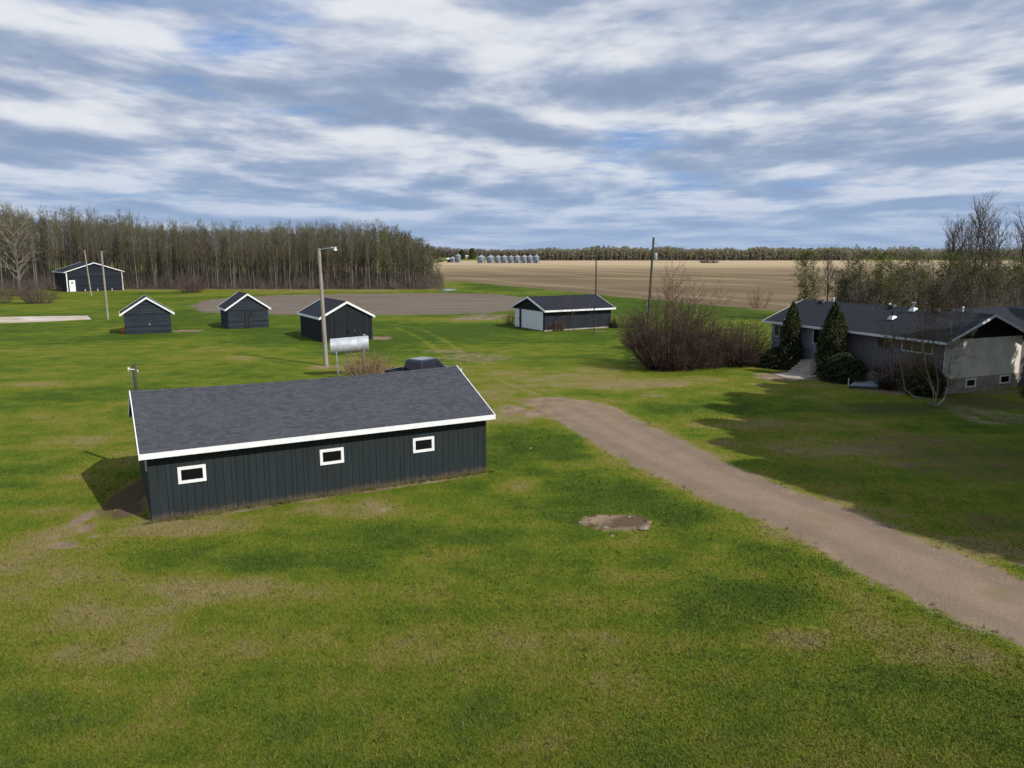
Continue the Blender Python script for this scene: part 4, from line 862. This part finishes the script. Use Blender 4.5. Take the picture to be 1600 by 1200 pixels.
def bush(name, loc, rx, ry, h, n, m, label, seed, cat='bush', group=None, r=.022, kids=3, depth=2, leafn=0, leafm=None, leafs=.08, base=.5, up=.3, stemm=None, spread=.6):
    g = np.random.default_rng(seed); S, L = [], []
    for k in range(n):
        az = g.uniform(0, 6.28); q = math.sqrt(g.random()); top = np.array([math.cos(az) * rx * q, math.sin(az) * ry * q, h * (1 - .35 * q * q) * (g.uniform(.72, 1.05) if g.random() < .6 else g.uniform(.3, .8))])
        b = np.array([math.cos(az) * rx * base * q, math.sin(az) * ry * base * q, 0]); 
        pts = [b]; mid = b * .35 + top * .65; mid[2] = top[2] * .42; pts += [(b + mid) / 2, mid, (mid + top) / 2 + np.array([0, 0, .05 * h]), top]
        for i in range(4): S.append((*pts[i], *pts[i + 1], r * (1.3 - .25 * i), r * (1.05 - .25 * i)))
        for j in range(5):
            i = g.integers(1, 4); t_ = g.random(); c = pts[i] * (1 - t_) + pts[i + 1] * t_
            grow(S, L, c, unit(np.array([math.cos(az), math.sin(az), .6]) * .6 + g.normal(0, spread, 3)), h * g.uniform(.14, .26), r * .6, depth - 1, g, spread, up, 2, kids, leafn, leafs)
    me = segs_mesh(name, S, L or None); me.materials.append(m)
    if leafm: me.materials.append(leafm)
    o = link_mesh(name, me, []); o.location = (loc[0], loc[1], 0); return tag(o, label, cat, group)
def P3(u, v): return G(u, v)
bush('lilac_bush', P3(1048, 576), 4.1, 3.4, 6.3, 400, M['lilac'], 'largest maroon-brown leafless lilac thicket with a birch growing through it', 1, leafn=0)
bush('lilac_bush', P3(1103, 574), 2.6, 2.4, 4.4, 130, M['lilac'], 'leafless brown bush between the largest lilac and the one by the house', 2)
bush('lilac_bush', P3(1156, 571), 3.0, 2.6, 4.2, 250, M['lilac'], 'broad leafless maroon bush beside the left corner of the house', 3)
bush('low_shrub', P3(1000, 545), 2.6, 2.0, 2.6, 90, M['lilac'], 'lower bare brown brush to the left behind the largest lilac', 4)
bush('low_shrub', P3(972, 512), 2.5, 2.0, 2.0, 60, M['lilac'], 'thin bare brush between the garage and the utility pole with transformer', 41)
bush('stalk_bush', (-11.3, 59.6), 2.2, 1.6, 2.3, 150, M['straw'], 'straw coloured twiggy bush between the tank legs and the pickup', 5, spread=.35)
bush('brown_shrub', P3(61, 474), 4.3, 3.2, 5.0, 150, M['shrub'], 'rounded brown shrub on the lawn left of the large navy barn', 6, group='brown shrubs by the woodlot')
bush('brown_shrub', P3(2, 474), 3.2, 3, 4.6, 90, M['shrub'], 'brown shrub cut off by the left edge of the picture', 7, group='brown shrubs by the woodlot')
bush('brown_shrub', P3(300, 457), 3.9, 3, 4.6, 170, M['shrub'], 'purplish brown shrub between the navy barn and the middle shed', 8, group='brown shrubs by the woodlot')
bush('brown_shrub', P3(30, 462), 5, 3, 4.2, 110, M['twig'], 'grey-brown brush at the foot of the pale spreading tree', 9, group='brown shrubs by the woodlot')
bush('red_twig_shrub', P3(872, 517.5), 1.1, .8, 1.5, 40, M['rust'], 'low reddish shrub against the long wall of the garage', 10)
bush('red_twig_shrub', P3(796, 507), 1.0, .7, 1.9, 26, M['rust'], 'sparse reddish shrub left of the garage side door', 12)
bush('low_shrub', P3(959, 512), .5, .4, .7, 30, M['cedar'], 'tiny dark shrub at the right-hand corner of the garage', 13, leafn=2, leafm=M['cedar'])
bush('brush_pile', P3(1107, 411), 9, 6, 3.2, 90, M['darkwood'], 'dark heap of brush alone in the far field', 14, r=.12, cat='brush pile')
bush('sapling', P3(1185, 482), 2.2, 1.6, 4.0, 24, M['rust'], 'sparse rusty saplings at the field edge left of the young green tree', 15, cat='sapling')
bush('grey_brush', (47, 74), 6.5, 3.5, 6.3, 260, M['twig'], 'tall grey-brown brush behind the right end of the house roof', 16)
bush('grey_brush', (58, 84), 7, 3.5, 6.5, 220, M['twig'], 'grey-brown thicket at the right edge behind the house', 17)
# small trees close by
sap = tree_template('birch', dict(h=8.5, seed=91, crown0=.3, nb=34, blen=1.5, leafn=0, twig_r=.018, rtrunk=.07, depth=2, kids=3, spread=.6, up=.4, lean=.05, stems=3), M['birch'], M['rust'], M['bud'])
plant_tree(sap, 'birch_tree', P3(1062, 572), .5, 1.06, 'white-stemmed birch rising out of the largest lilac thicket', 'tree')
sap2 = tree_template('birch', dict(h=8.5, seed=95, crown0=.35, nb=24, blen=1.5, leafn=1, leafs=.05, twig_r=.016, rtrunk=.06, depth=2, kids=3, spread=.6, up=.4, lean=.06, stems=2), M['birch'], M['rust'], M['bud'])
plant_tree(sap2, 'birch_tree', P3(1100, 566), 2.0, .95, 'thin birch rising from the bushes right of the largest lilac', 'tree')
def curved_birch():
    """multi-stem birch in front of the house; stems bow out from one base"""
    b = np.array([*P3(1462, 634), 0]); g = np.random.default_rng(33)
    root = empty('birch_tree', tuple(b), 0, 'multi-stemmed bowed birch standing in front of the house wall', 'tree'); B_, L_ = [], []
    def wp(u, v, y): # point above the ground at depth y
        c, s = math.cos(PITCH), math.sin(PITCH); a, bb = (u - 800) / F, (600 - v) / F; t = y / (c + s * bb); return np.array([a * t, y, CH + (-s + c * bb) * t]) - b
    y = b[1]
    stems = [[(1462, 634), (1463, 618), (1455, 600), (1447, 575), (1443, 545), (1442, 510), (1440, 480), (1436, 455)], [(1462, 634), (1475, 624), (1480, 610), (1483, 580), (1486, 545), (1487, 510), (1488, 485)],
             [(1460, 633), (1445, 623), (1428, 620), (1414, 608), (1411, 590), (1406, 565), (1398, 545), (1385, 525)], [(1461, 634), (1458, 612), (1450, 595), (1438, 580), (1425, 562), (1412, 540)], [(1463, 634), (1466, 600), (1462, 570), (1458, 530), (1457, 480)]]
    for k, stp_ in enumerate(stems):
        pts = [wp(u, v, y + (i * .12 if k % 2 else -i * .1)) for i, (u, v) in enumerate(stp_)]; pts[0][2] = -.1; S = []
        r = .06 if k < 3 else .035
        for i in range(len(pts) - 1): S.append((*pts[i], *pts[i + 1], r * (1 - i / 9), r * (1 - (i + 1) / 9)))
        me = segs_mesh('stem', S, sides=7); me.materials.append(M['birch']); o = bpy.data.objects.new('stem', me); C.objects.link(o); o.parent = root
        for j in range(30):
            i = g.integers(2, len(pts) - 1); t_ = g.random(); c = pts[i] * (1 - t_) + pts[i + 1] * t_
            grow(B_, L_, c, unit(np.array([*g.normal(0, 1, 2), .5])), g.uniform(.8, 1.7), .019, 2, g, .7, .2, 3, 4, 1, .05)
    me = segs_mesh('crown', B_, L_); me.materials.append(M['rust']); me.materials.append(M['bud']); o = bpy.data.objects.new('crown', me); C.objects.link(o); o.parent = root
curved_birch()
gt = tree_template('slim', dict(h=4.4, seed=77, crown0=.35, nb=16, blen=1.2, leafn=0, twig_r=.018, rtrunk=.04, depth=2, kids=3), M['bark'], M['rust'], M['bud'])
plant_tree(gt, 'slim_tree', P3(897, 519), 0, 1.0, 'slim bare young tree in front of the garage long wall', 'tree')
gt2 = tree_template('slim', dict(h=4.4, seed=79, crown0=.4, nb=10, blen=.9, leafn=0, twig_r=.016, rtrunk=.035, depth=1, kids=3), M['bark'], M['rust'], M['bud'])
plant_tree(gt2, 'slim_tree', P3(923, 518), 0, .85, 'thinner bare sapling near the right end of the garage wall', 'tree')
# pale spreading tree at far left
old = tree_template('spreading', dict(h=15, seed=44, crown0=.2, nb=26, blen=5.2, leafn=0, twig_r=.10, rtrunk=.28, depth=3, kids=4, spread=.6, up=.5, elev=.9, lean=.05), M['aspen'], mat('pale_twigs', (.25, .22, .175), .9, .1, scale=.5, var=.2), M['bud'])
plant_tree(old, 'spreading_tree', P3(31, 462), 1.0, 1.02, 'pale spreading bare tree left of the navy barn', 'tree')

# evergreens by the house
def conifer(name, loc, r, h, n, m, label, seed, cat='shrub', shape=lambda f: (1 - f) ** .55 * (.75 + .9 * f if f < .25 else 1), leafs=.075, group=None, trunk=True):
    g = np.random.default_rng(seed); root = empty(name, (loc[0], loc[1], 0), 0, label, cat, group)
    f = g.random(n) ** .95; az = g.uniform(0, 6.28, n); lump = 1 + .15 * np.sin(az * 3 + f * 9 + seed) + .13 * np.sin(az * 7 - f * 23) + .06 * np.sin(az * 13 + f * 51) + g.normal(0, .08, n)
    q = (1 - .5 * g.random(n) ** 2.2); rr = r * np.array([shape(v) for v in f]) * lump * q
    L = np.stack([rr * np.cos(az), rr * np.sin(az), f * h * (1 + .02 * g.normal(size=n)) + .04, leafs * g.uniform(.6, 1.4, n)], -1)
    S = [(0, 0, 0, 0, 0, h * .9, r * .12, .02)]
    me = segs_mesh('foliage', S, L); me.materials.append(M['bark']); me.materials.append(m); o = bpy.data.objects.new('foliage', me); C.objects.link(o); o.parent = root
    # dark inner body of packed twigs so that no light comes through
    mb = MB(); prof = [(max(.01, r * .62 * shape(k / 12)), k / 12 * h * .95 + .02) for k in range(13)]; mb.lathe(prof, 0, 0, 12); mb.build('inner_twigs', M['cedar'], root, smooth=True)
    return root
cone = lambda f: max(0, 1 - f ** 2.6) ** .7 * (.9 + .1 * min(1, f / .2))
dome = lambda f: math.sqrt(max(0, 1 - f * f)) ** .9
def wl(s, t):
    a = Hang; return (HA[0] + math.cos(a) * s - math.sin(a) * t, HA[1] + math.sin(a) * s + math.cos(a) * t)
conifer('cedar_tree', wl(3.75, -1.25), .84, 5.5, 15000, M['cedarleaf'], 'tall columnar cedar left of the house steps', 1, 'cedar', cone)
conifer('cedar_tree', wl(8.6, -1.5), 1.08, 5.75, 20000, M['cedarleaf'], 'taller and wider columnar cedar right of the house steps', 2, 'cedar', cone)
conifer('juniper_shrub', wl(2.75, -1.7), 1.2, 1.7, 9000, M['cedarleaf'], 'low dark juniper at the foot of the left cedar', 3, 'shrub', dome)
conifer('juniper_shrub', wl(10.3, -1.9), 1.5, 2.1, 14000, M['cedarleaf'], 'wide dark juniper right of the taller cedar', 4, 'shrub', dome)
conifer('round_shrub', wl(16.9, -1.1), 1.1, 2.15, 10000, M['cedarleaf'], 'rounded dark evergreen at the stucco corner of the house', 5, 'shrub', lambda f: math.sin(math.pi * (.25 + .75 * f)) ** .6 if f < .98 else .05)
conifer('round_shrub', (39.9, 55.6), 1.2, 1.9, 10000, M['spruce'], 'dark evergreen cut off by the right edge beside the stucco wall', 6, 'shrub', dome)
bush('twig_shrub', wl(14.6, -1.3), 1.8, 1.1, 2.4, 120, M['lilac'], 'leafless brown shrub under the wide house window', 18)
bush('twig_shrub', (35.6, 52.0), .7, .5, 1.1, 30, M['twig'], 'small bare shrub between the two basement windows', 19)

# trees behind the house
broad = [tree_template('broad', dict(h=17, seed=120 + i, crown0=.3, nb=36, blen=2.9, leafn=1, leafs=.07, twig_r=.075, rtrunk=.24, depth=2, kids=5, spread=.6, up=.6, elev=1.0, lean=.03, top=.93), M['bark'], M['twig'], M['leafdark']) for i in range(3)]
bushy = [tree_template('bushy', dict(h=11, seed=140 + i, crown0=.15, nb=48, blen=2.4, leafn=(5, 3, 2, 1)[i], leafs=.12, twig_r=.035, rtrunk=.11, depth=2, kids=4, spread=.7, up=.5, elev=.8, lean=.04), M['bark'], M['twig'] if i != 1 else M['twig_olive'], M['leaf'] if i == 0 else M['leafdark']) for i in range(4)]
g = np.random.default_rng(9)
def behind(u, y): return (u - 800) / F * y * 1.0 / 1.0 * (math.cos(PITCH) + (10 / y) * math.sin(PITCH))
def put(tm, u, y, h, base_h, name, lab, cat='tree', group=None, w=1.0): x = behind(u, y); plant_tree(tm, name, (x, y), g.uniform(0, 6.28), h / base_h, lab, cat, group, sxy=h / base_h * w)
put(bushy[0], 1254, 112, 9.0, 11, 'poplar_tree', 'young leafy yellow-green tree at the left end of the row behind the house', w=.95)
put(broad[0], 1292, 114, 10.6, 18, 'poplar_tree', 'taller bare-topped tree just right of the yellow-green one', w=.85)
put(broad[1], 1420, 104, 10.2, 18, 'poplar_tree', 'leaning dark-limbed tree in the middle of the row behind the house', w=.9)
for k, (u, hh) in enumerate(((1325, 8.8), (1345, 10.2), (1362, 8.6), (1378, 9.8), (1398, 9.6), (1440, 9.4), (1455, 8.6), (1475, 9.5), (1308, 7.5), (1335, 6.5), (1385, 7), (1412, 7.5), (1502, 9.6), (1530, 9.2), (1557, 9.8), (1580, 9), (1604, 9.5), (1272, 6.5), (1490, 8.0), (1520, 7.8), (1545, 8.0), (1570, 7.6), (1595, 8.0), (1430, 7))):
    put(bushy[(k * 5 + 1) % 4], u, g.uniform(98, 112), hh * .9, 11, 'poplar_tree', 'bushy half-leafed tree in the row behind the house', group='trees behind the house')
for k, (u, hh) in enumerate(((1472, 14.4), (1497, 14.6), (1516, 17.2), (1527, 16.2), (1553, 14.5), (1588, 16.4), (1612, 17), (1484, 12.5), (1506, 14), (1540, 12.5))):
    put(broad[k % 3], u, g.uniform(108, 122), hh, 18, 'tall_poplar', 'tall bare poplar standing above the others at the right edge', group='tall poplars at the right edge', w=.8)
S, L = [], []
for k in range(420):
    u = g.uniform(1310, 1660); y = g.uniform(100, 128); x = behind(u, y); h_ = g.uniform(2.5, 6.5); 
    a, b = thin_tree(g, x, y, h_, 12, 2); S += a; L += b
me = segs_mesh('undergrowth', S, L); me.materials.append(M['twig']); me.materials.append(M['leafdark'])
tag(link_mesh('undergrowth', me, []), 'tangled saplings and undergrowth filling the tree row behind the house', 'undergrowth', kind='stuff')

# shelterbelt of spruces beyond the right edge that shades the lawn
def spruce_mesh(seed, h=20, r=4.3, n=13000):
    g = np.random.default_rng(seed); f = g.random(n) ** .95; az = g.uniform(0, 6.28, n); lay = .8 + .2 * np.abs(np.sin(f * 44 + np.sin(az * 3)))
    rr = r * (1 - f) ** .34 * lay * np.sqrt(g.random(n)) * (1 + .15 * np.sin(az * 5 + f * 13)); L = np.stack([rr * np.cos(az), rr * np.sin(az), f * h + .6 - rr * .12, g.uniform(.16, .38, n)], -1)
    t = segs_mesh('trunk', [(0, 0, 0, 0, 0, h, .24, .02)], sides=7); t.materials.append(M['bark'])
    me = segs_mesh('crown', [(0, 0, h * .98, 0, 0, h, .02, .01)], L); me.materials.append(M['bark']); me.materials.append(M['spruce']); return t, me
spr = [spruce_mesh(300 + i) for i in range(4)]
belt = [(35, 8, 11), (34, 13.5, 21), (34, 18, 24), (34.5, 22, 24.5), (35.5, 26.5, 25), (37, 31, 25), (39, 35.5, 24.5), (41.5, 40, 23.5), (44.5, 44.5, 15), (41, 11, 15), (40, 15.5, 23), (40.5, 20.5, 24), (41, 25.5, 24), (42, 30, 25), (44, 34.5, 24), (46.5, 39, 23), (50, 43, 22), (54, 48, 21), (47, 13, 18), (47, 18, 23), (47, 24, 23), (48, 30, 23), (50, 35.5, 22), (58, 44, 21), (55, 38, 22), (54, 30, 23), (37, 17, 23), (38, 24, 24), (40, 31.5, 24), (34.8, 15.8, 23), (35, 20, 22.5), (35.6, 24.2, 24), (36.8, 28.8, 23.5), (38.5, 33.3, 24.5), (40.8, 37.8, 23), (43.5, 42.2, 23.5), (46.5, 47, 12)]
for k, (x, y, h_) in enumerate(belt):
    plant_tree(spr[k % 4], 'spruce_tree', (x, y), k * 1.3, h_ / 20, 'dark spruce beyond the right edge of the lawn, shading it', 'tree', 'spruces of the shelterbelt', sxy=1.0 )
for k, (x, y) in enumerate(((48.5, 54), (51, 60), (55, 53))):
    plant_tree(broad[k], 'tall_poplar', (x, y), k, .85, 'tall bare poplar standing right of the house out of the picture', 'tree', 'poplars beside the house')

# ------------------------------------------------------------------ distant treelines, farmstead and grain bins
g = np.random.default_rng(21)
def treeline(name, u0, u1, vb, top, n, m, label, depth=18, size=1.1, ybase=None):
    """far woods: trunks plus many leaf-clump faces through the volume of the band"""
    y0 = G(800, vb)[1]; S, L = [], []
    U = g.uniform(u0, u1, n); Y = y0 + g.random(n) ** 1.5 * depth; X = (U - 800) / F * Y * math.cos(PITCH)
    hv = 1 + .22 * (vnoise(U, U * 0, .06, 31) - .5) + .3 * (vnoise(U, U * 0, .35, 32) - .5)
    H_ = np.array([top(u) for u in U]) * hv * g.uniform(.75, 1.05, n)
    for x, y, h_ in zip(X, Y, H_):
        S.append((x, y, 0, x + g.normal(0, .3), y, h_, .22, .05))
        for j in range(6):
            f = g.uniform(.35, 1.0); L.append((x + g.normal(0, 1.2), y + g.normal(0, 1.2), h_ * f, size * g.uniform(.5, 1.2)))
    me = segs_mesh(name, S, L); me.materials.append(M['fartree2']); me.materials.append(m); return tag(link_mesh(name, me, []), label, 'woods', kind='stuff')
treeline('far_woods', 840, 1330, 407, lambda u: float(np.interp(u, [840, 860, 900, 1000, 1250, 1400], [9, 12.0, 12.3, 12.0, 11.6, 11.4])), 5200, M['fartree'], 'far line of budding woods along the back of the field', 45)
treeline('far_woods', 1300, 1750, 405, lambda u: 12.5, 2000, M['fartree'], 'far line of woods at the right behind the house trees', 45)
treeline('far_woods', 600, 850, 402, lambda u: float(np.interp(u, [600, 690, 720, 800, 850], [13, 13, 12, 11, 12])), 1900, M['fartree2'], 'far bare woods behind the grain bins', 45, 1.3)
treeline('far_woods', -200, 640, 402, lambda u: 14, 1500, M['fartree2'], 'far woods beyond the woodlot', 45, 1.5)
for k, u in enumerate((940, 950, 954, 1075, 655)):
    pass
def far_spruce(u, h_):
    x, y = G(u, 406.6); root = conifer('spruce_tree', (x, y), 1.9, h_, 500, M['spruce'], 'dark pointed spruce poking above the far line of woods', int(u), 'tree', lambda f: 1 - f, .6, 'spruces in the far woods')
for u, h_ in ((936, 14.2), (943, 14.8), (950, 14.5), (973, 13.6), (925, 13.6)): far_spruce(u, h_)
# round dark trees at the left of the farmstead
for u, r, h_, lab in ((737, 4, 12, 'rounded dark tree left of the row of grain bins'), (722, 4, 10.5, 'dark green tree above the short grain bin'), (681, 3.4, 9.5, 'dark tree beside the white gabled farmhouse')):
    x, y = G(u, 405); conifer('farm_tree', (x, y), r, h_, 700, M['leafdark'], lab, int(u), 'tree', dome, .7)
# grain bins
binm = mat('galvanised_bin_sheet', (.20, .235, .275), .5, .4, metal=.3, var=.12, scale=.5)
def grain_bin(u, v, r, h, label, group='steel grain bins in a row across the field'):
    x, y = G(u, v); root = empty('grain_bin', (x, y, 0), 0, label, 'grain bin', group)
    mb = MB(); prof = [(r, 0)]
    for k in range(1, 9): prof += [(r + .03, (k - .5) / 8 * h), (r, k / 8 * h)]
    mb.lathe(prof, 0, 0, 24); mb.build('bin_wall', binm, root, smooth=True)
    mb = MB(); mb.lathe([(r + .12, h - .05), (.5, h + r * .5), (.5, h + r * .5 + .25), (.001, h + r * .5 + .4)], 0, 0, 24); mb.build('bin_roof', mat('bin_roof_sheet', (.34, .37, .41), .5, .4, metal=.2), root, smooth=True)
    mb = MB(); mb.box(-.35, .35, -r - .12, -r + .1, .3, 2.2); mb.build('bin_door', M['darkmetal'], root)
names = ['leftmost and widest of the nine grain bins in a row', 'second grain bin from the left in the row of nine', 'third grain bin from the left in the row of nine', 'fourth grain bin from the left in the row of nine', 'middle grain bin of the row of nine', 'sixth grain bin from the left in the row of nine', 'third grain bin from the right in the row of nine', 'second grain bin from the right in the row of nine', 'rightmost grain bin of the row of nine']
for (u, r, h_), nm in zip(((752.3, 3.2, 4.6), (766.8, 3.0, 4.6), (778.3, 2.4, 4.6), (788.3, 2.5, 4.7), (798.5, 2.2, 4.7), (808.5, 2.6, 4.8), (819.3, 2.4, 4.9), (828.5, 2.3, 5.0), (838.3, 2.3, 5.0)), names): grain_bin(u, 411, r, h_, nm)
grain_bin(707.5, 410, 2.3, 3.4, 'short grain bin beside the small wooden shed left of the row', 'pair of farmstead grain bins')
grain_bin(716, 410, 2.2, 5.6, 'tall grain bin standing alone left of the row of nine', 'pair of farmstead grain bins')
def far_house(u, v, L_, W_, h, hr, m, roofm, label, a=0.0, name='farm_building', cat='farm building'):
    x, y = G(u, v); gable(name, (x - L_ / 2, y), a, L_, W_, h, hr, .3, .3, m, roofm, M['offwhite'], label, cat, fasc=.2); 
far_house(701.5, 410, 3.4, 4, 2.8, 3.6, M['darkwood'], M['offwhite'], 'small brown wooden shed with a pale roof beside the short grain bin')
far_house(673, 409, 8, 9, 3.2, 6.2, M['white'], M['offwhite'], 'white gabled farm building seen past the end of the woodlot', 1.2)
far_house(646, 408, 9, 6, 3.0, 4.2, M['white'], M['offwhite'], 'white farm building half hidden by the leafing aspens')
far_house(603, 407, 10, 6, 3.0, 4.4, M['white'], M['offwhite'], 'farthest left white farm building glimpsed through the woodlot')
far_house(689, 409, 3, 3, 2.4, 3.2, M['darkwood'], M['darkwood'], 'tiny dark shed right of the white gabled farm building')
far_house(728, 404, 8, 6, 2.6, 4.0, mat('tan_siding', (.42, .33, .22), .8), M['offwhite'], 'tan farm building between the tall bin and the row of nine')

# ------------------------------------------------------------------ grass blades on the near lawn
def blade_field():
    g = np.random.default_rng(77); N = 560000
    v = 420 + (1235 - 480) * g.random(N) ** 1.0 * 1.0; v = 590 + 650 * g.random(N) ** .8; u = g.uniform(-15, 1615, N)
    a, b = (u - 800) / F, (600 - v) / F; c, s = math.cos(PITCH), math.sin(PITCH); t = -CH / (-s + c * b); x, y = a * t, (c + s * b) * t
    keep = poly_dist(DRIVE, x, y) < -.35 + .5 * (vnoise(x, y, 1.1, 8) - .5)
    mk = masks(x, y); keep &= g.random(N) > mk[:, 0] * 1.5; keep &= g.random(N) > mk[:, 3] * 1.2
    def inside(A, ang, L_, W_, m_=.15):
        dx, dy = x - A[0], y - A[1]; s_ = dx * math.cos(ang) + dy * math.sin(ang); t_ = -dx * math.sin(ang) + dy * math.cos(ang); return (s_ > -m_) & (s_ < L_ + m_) & (t_ > -m_) & (t_ < W_ + m_)
    keep &= ~inside((-13.434, 27.384), .497, 13.92, 7.44) & ~inside(HA, Hang, HL, HW, .3)
    for q_ in (pp, pl): keep &= poly_dist(q_, x, y) < -.05
    x, y, mk = x[keep], y[keep], mk[keep]; n = len(x)
    h = g.uniform(.02, .05, n) * (1 + .5 * mk[:, 2]) * (1 + (y / 60)) ** .5; az = g.uniform(0, 6.28, n); wd = g.uniform(.004, .010, n) * (1 + y / 22); ln = g.normal(0, .03, (n, 2))
    base = np.stack([x, y, np.zeros(n)], -1); side = np.stack([np.cos(az) * wd, np.sin(az) * wd, np.zeros(n)], -1); tip = base + np.concatenate([ln, h[:, None]], 1)
    V = np.stack([base - side, base + side, tip], 1).reshape(-1, 3); Ft = np.arange(n * 3).reshape(-1, 3)
    m = bpy.data.materials.new('grass_blades'); m.use_nodes = True; t_ = NT(m.node_tree); b_ = t_.n['Principled BSDF']
    pos = t_.new('ShaderNodeNewGeometry').outputs['Position']; at = t_.new('ShaderNodeVertexColor', layer_name='mask'); col, hh, s_ = grass_colour(t_, pos, at.outputs[0])
    col = t_.mix(t_.noise(pos, 40, 1, .5), t_.mix(.1, col, (.03, .05, .004)), t_.mix(.15, col, (.34, .34, .08)))
    t_.link(col, b_.inputs['Base Color']); b_.inputs['Roughness'].default_value = .75; b_.inputs['Specular IOR Level'].default_value = .15
    tag(link_mesh('grass', np_mesh('grass', V, Ft, {'mask': np.repeat(mk, 3, 0)}), m), 'short mown grass blades of the near lawn', 'grass', kind='stuff')
blade_field()
def scatter_near(n, u0, u1, v0, v1, g):
    v = g.uniform(v0, v1, n); u = g.uniform(u0, u1, n); a, b = (u - 800) / F, (600 - v) / F; c, s_ = math.cos(PITCH), math.sin(PITCH); t = -CH / (-s_ + c * b); return a * t, (c + s_ * b) * t
def gravel():
    g = np.random.default_rng(5); x, y = scatter_near(60000, 800, 1620, 640, 1240, g); dd = poly_dist(DRIVE, x, y); k = (dd > -.5) & (g.random(len(x)) < np.clip(.25 + .5 * (dd < .8), 0, 1)); x, y = x[k][:16000], y[k][:16000]; n = len(x)
    r = .008 + .02 * g.random(n) ** 3; base = np.stack([x, y, np.full(n, .006)], -1); d = np.array([[1, 0, 0], [-.5, .87, 0], [-.5, -.87, 0], [0, 0, .8]])
    V = (base[:, None] + d[None] * r[:, None, None] * (1 + .3 * g.normal(size=(n, 4, 1)))).reshape(-1, 3); o = np.arange(n)[:, None] * 4
    Ft = np.concatenate([o + np.array([0, 1, 3]), o + np.array([1, 2, 3]), o + np.array([2, 0, 3])])
    tag(link_mesh('gravel', np_mesh('gravel', V, Ft), mat('loose_stones', (.33, .27, .22), .9, .2, scale=.8, var=.3)), 'loose stones scattered over the driveway', 'gravel', kind='stuff')
gravel()
def tufts():
    """uncut tufts along the barn foot, the fire pit rim, the drive verge and here and there on the lawn"""
    g = np.random.default_rng(6); a = .497; P_ = []
    for k in range(420):
        s_ = g.uniform(-.3, 14.2); t_ = -.06 - abs(g.normal(0, .12)); P_.append((-13.434 + math.cos(a) * s_ - math.sin(a) * t_, 27.384 + math.sin(a) * s_ + math.cos(a) * t_))
    cx, cy = G(968, 817)
    for k in range(60): q = g.uniform(0, 6.28); r = g.uniform(.7, 1.7); P_.append((cx + 1.15 * r * math.cos(q), cy + .95 * r * math.sin(q)))
    x, y = scatter_near(9000, 0, 1600, 640, 1230, g); dd = poly_dist(DRIVE, x, y); k = ((dd < 0) & (dd > -.9) & (g.random(9000) < .5)) | ((dd < -.9) & (g.random(9000) < .10)); P_ += list(zip(x[k], y[k]))
    P_ = np.array(P_)
    dx, dy = P_[:, 0] + 13.434, P_[:, 1] - 27.384; s_ = dx * math.cos(a) + dy * math.sin(a); t_ = -dx * math.sin(a) + dy * math.cos(a); P_ = P_[~((s_ > -.05) & (s_ < 13.97) & (t_ > -.04) & (t_ < 7.5))]
    n = len(P_); m_ = 9; c = np.repeat(P_, m_, 0) + g.normal(0, .045, (n * m_, 2)); N = n * m_; az = g.uniform(0, 6.28, N); w_ = g.uniform(.006, .012, N); h = g.uniform(.06, .17, N); ln = g.normal(0, .06, (N, 2))
    base = np.stack([c[:, 0], c[:, 1], np.zeros(N)], -1); side = np.stack([np.cos(az) * w_, np.sin(az) * w_, np.zeros(N)], -1)
    V = np.stack([base - side, base + side, base + np.concatenate([ln, h[:, None]], 1)], 1).reshape(-1, 3)
    tag(link_mesh('grass_tufts', np_mesh('tufts', V, np.arange(N * 3).reshape(-1, 3)), mat('rank_grass', (.20, .17, .06), .8, .1, scale=.9, col2=(.06, .085, .015))), 'uncut grass tufts along the barn foot and drive verge', 'grass', kind='stuff')
tufts()
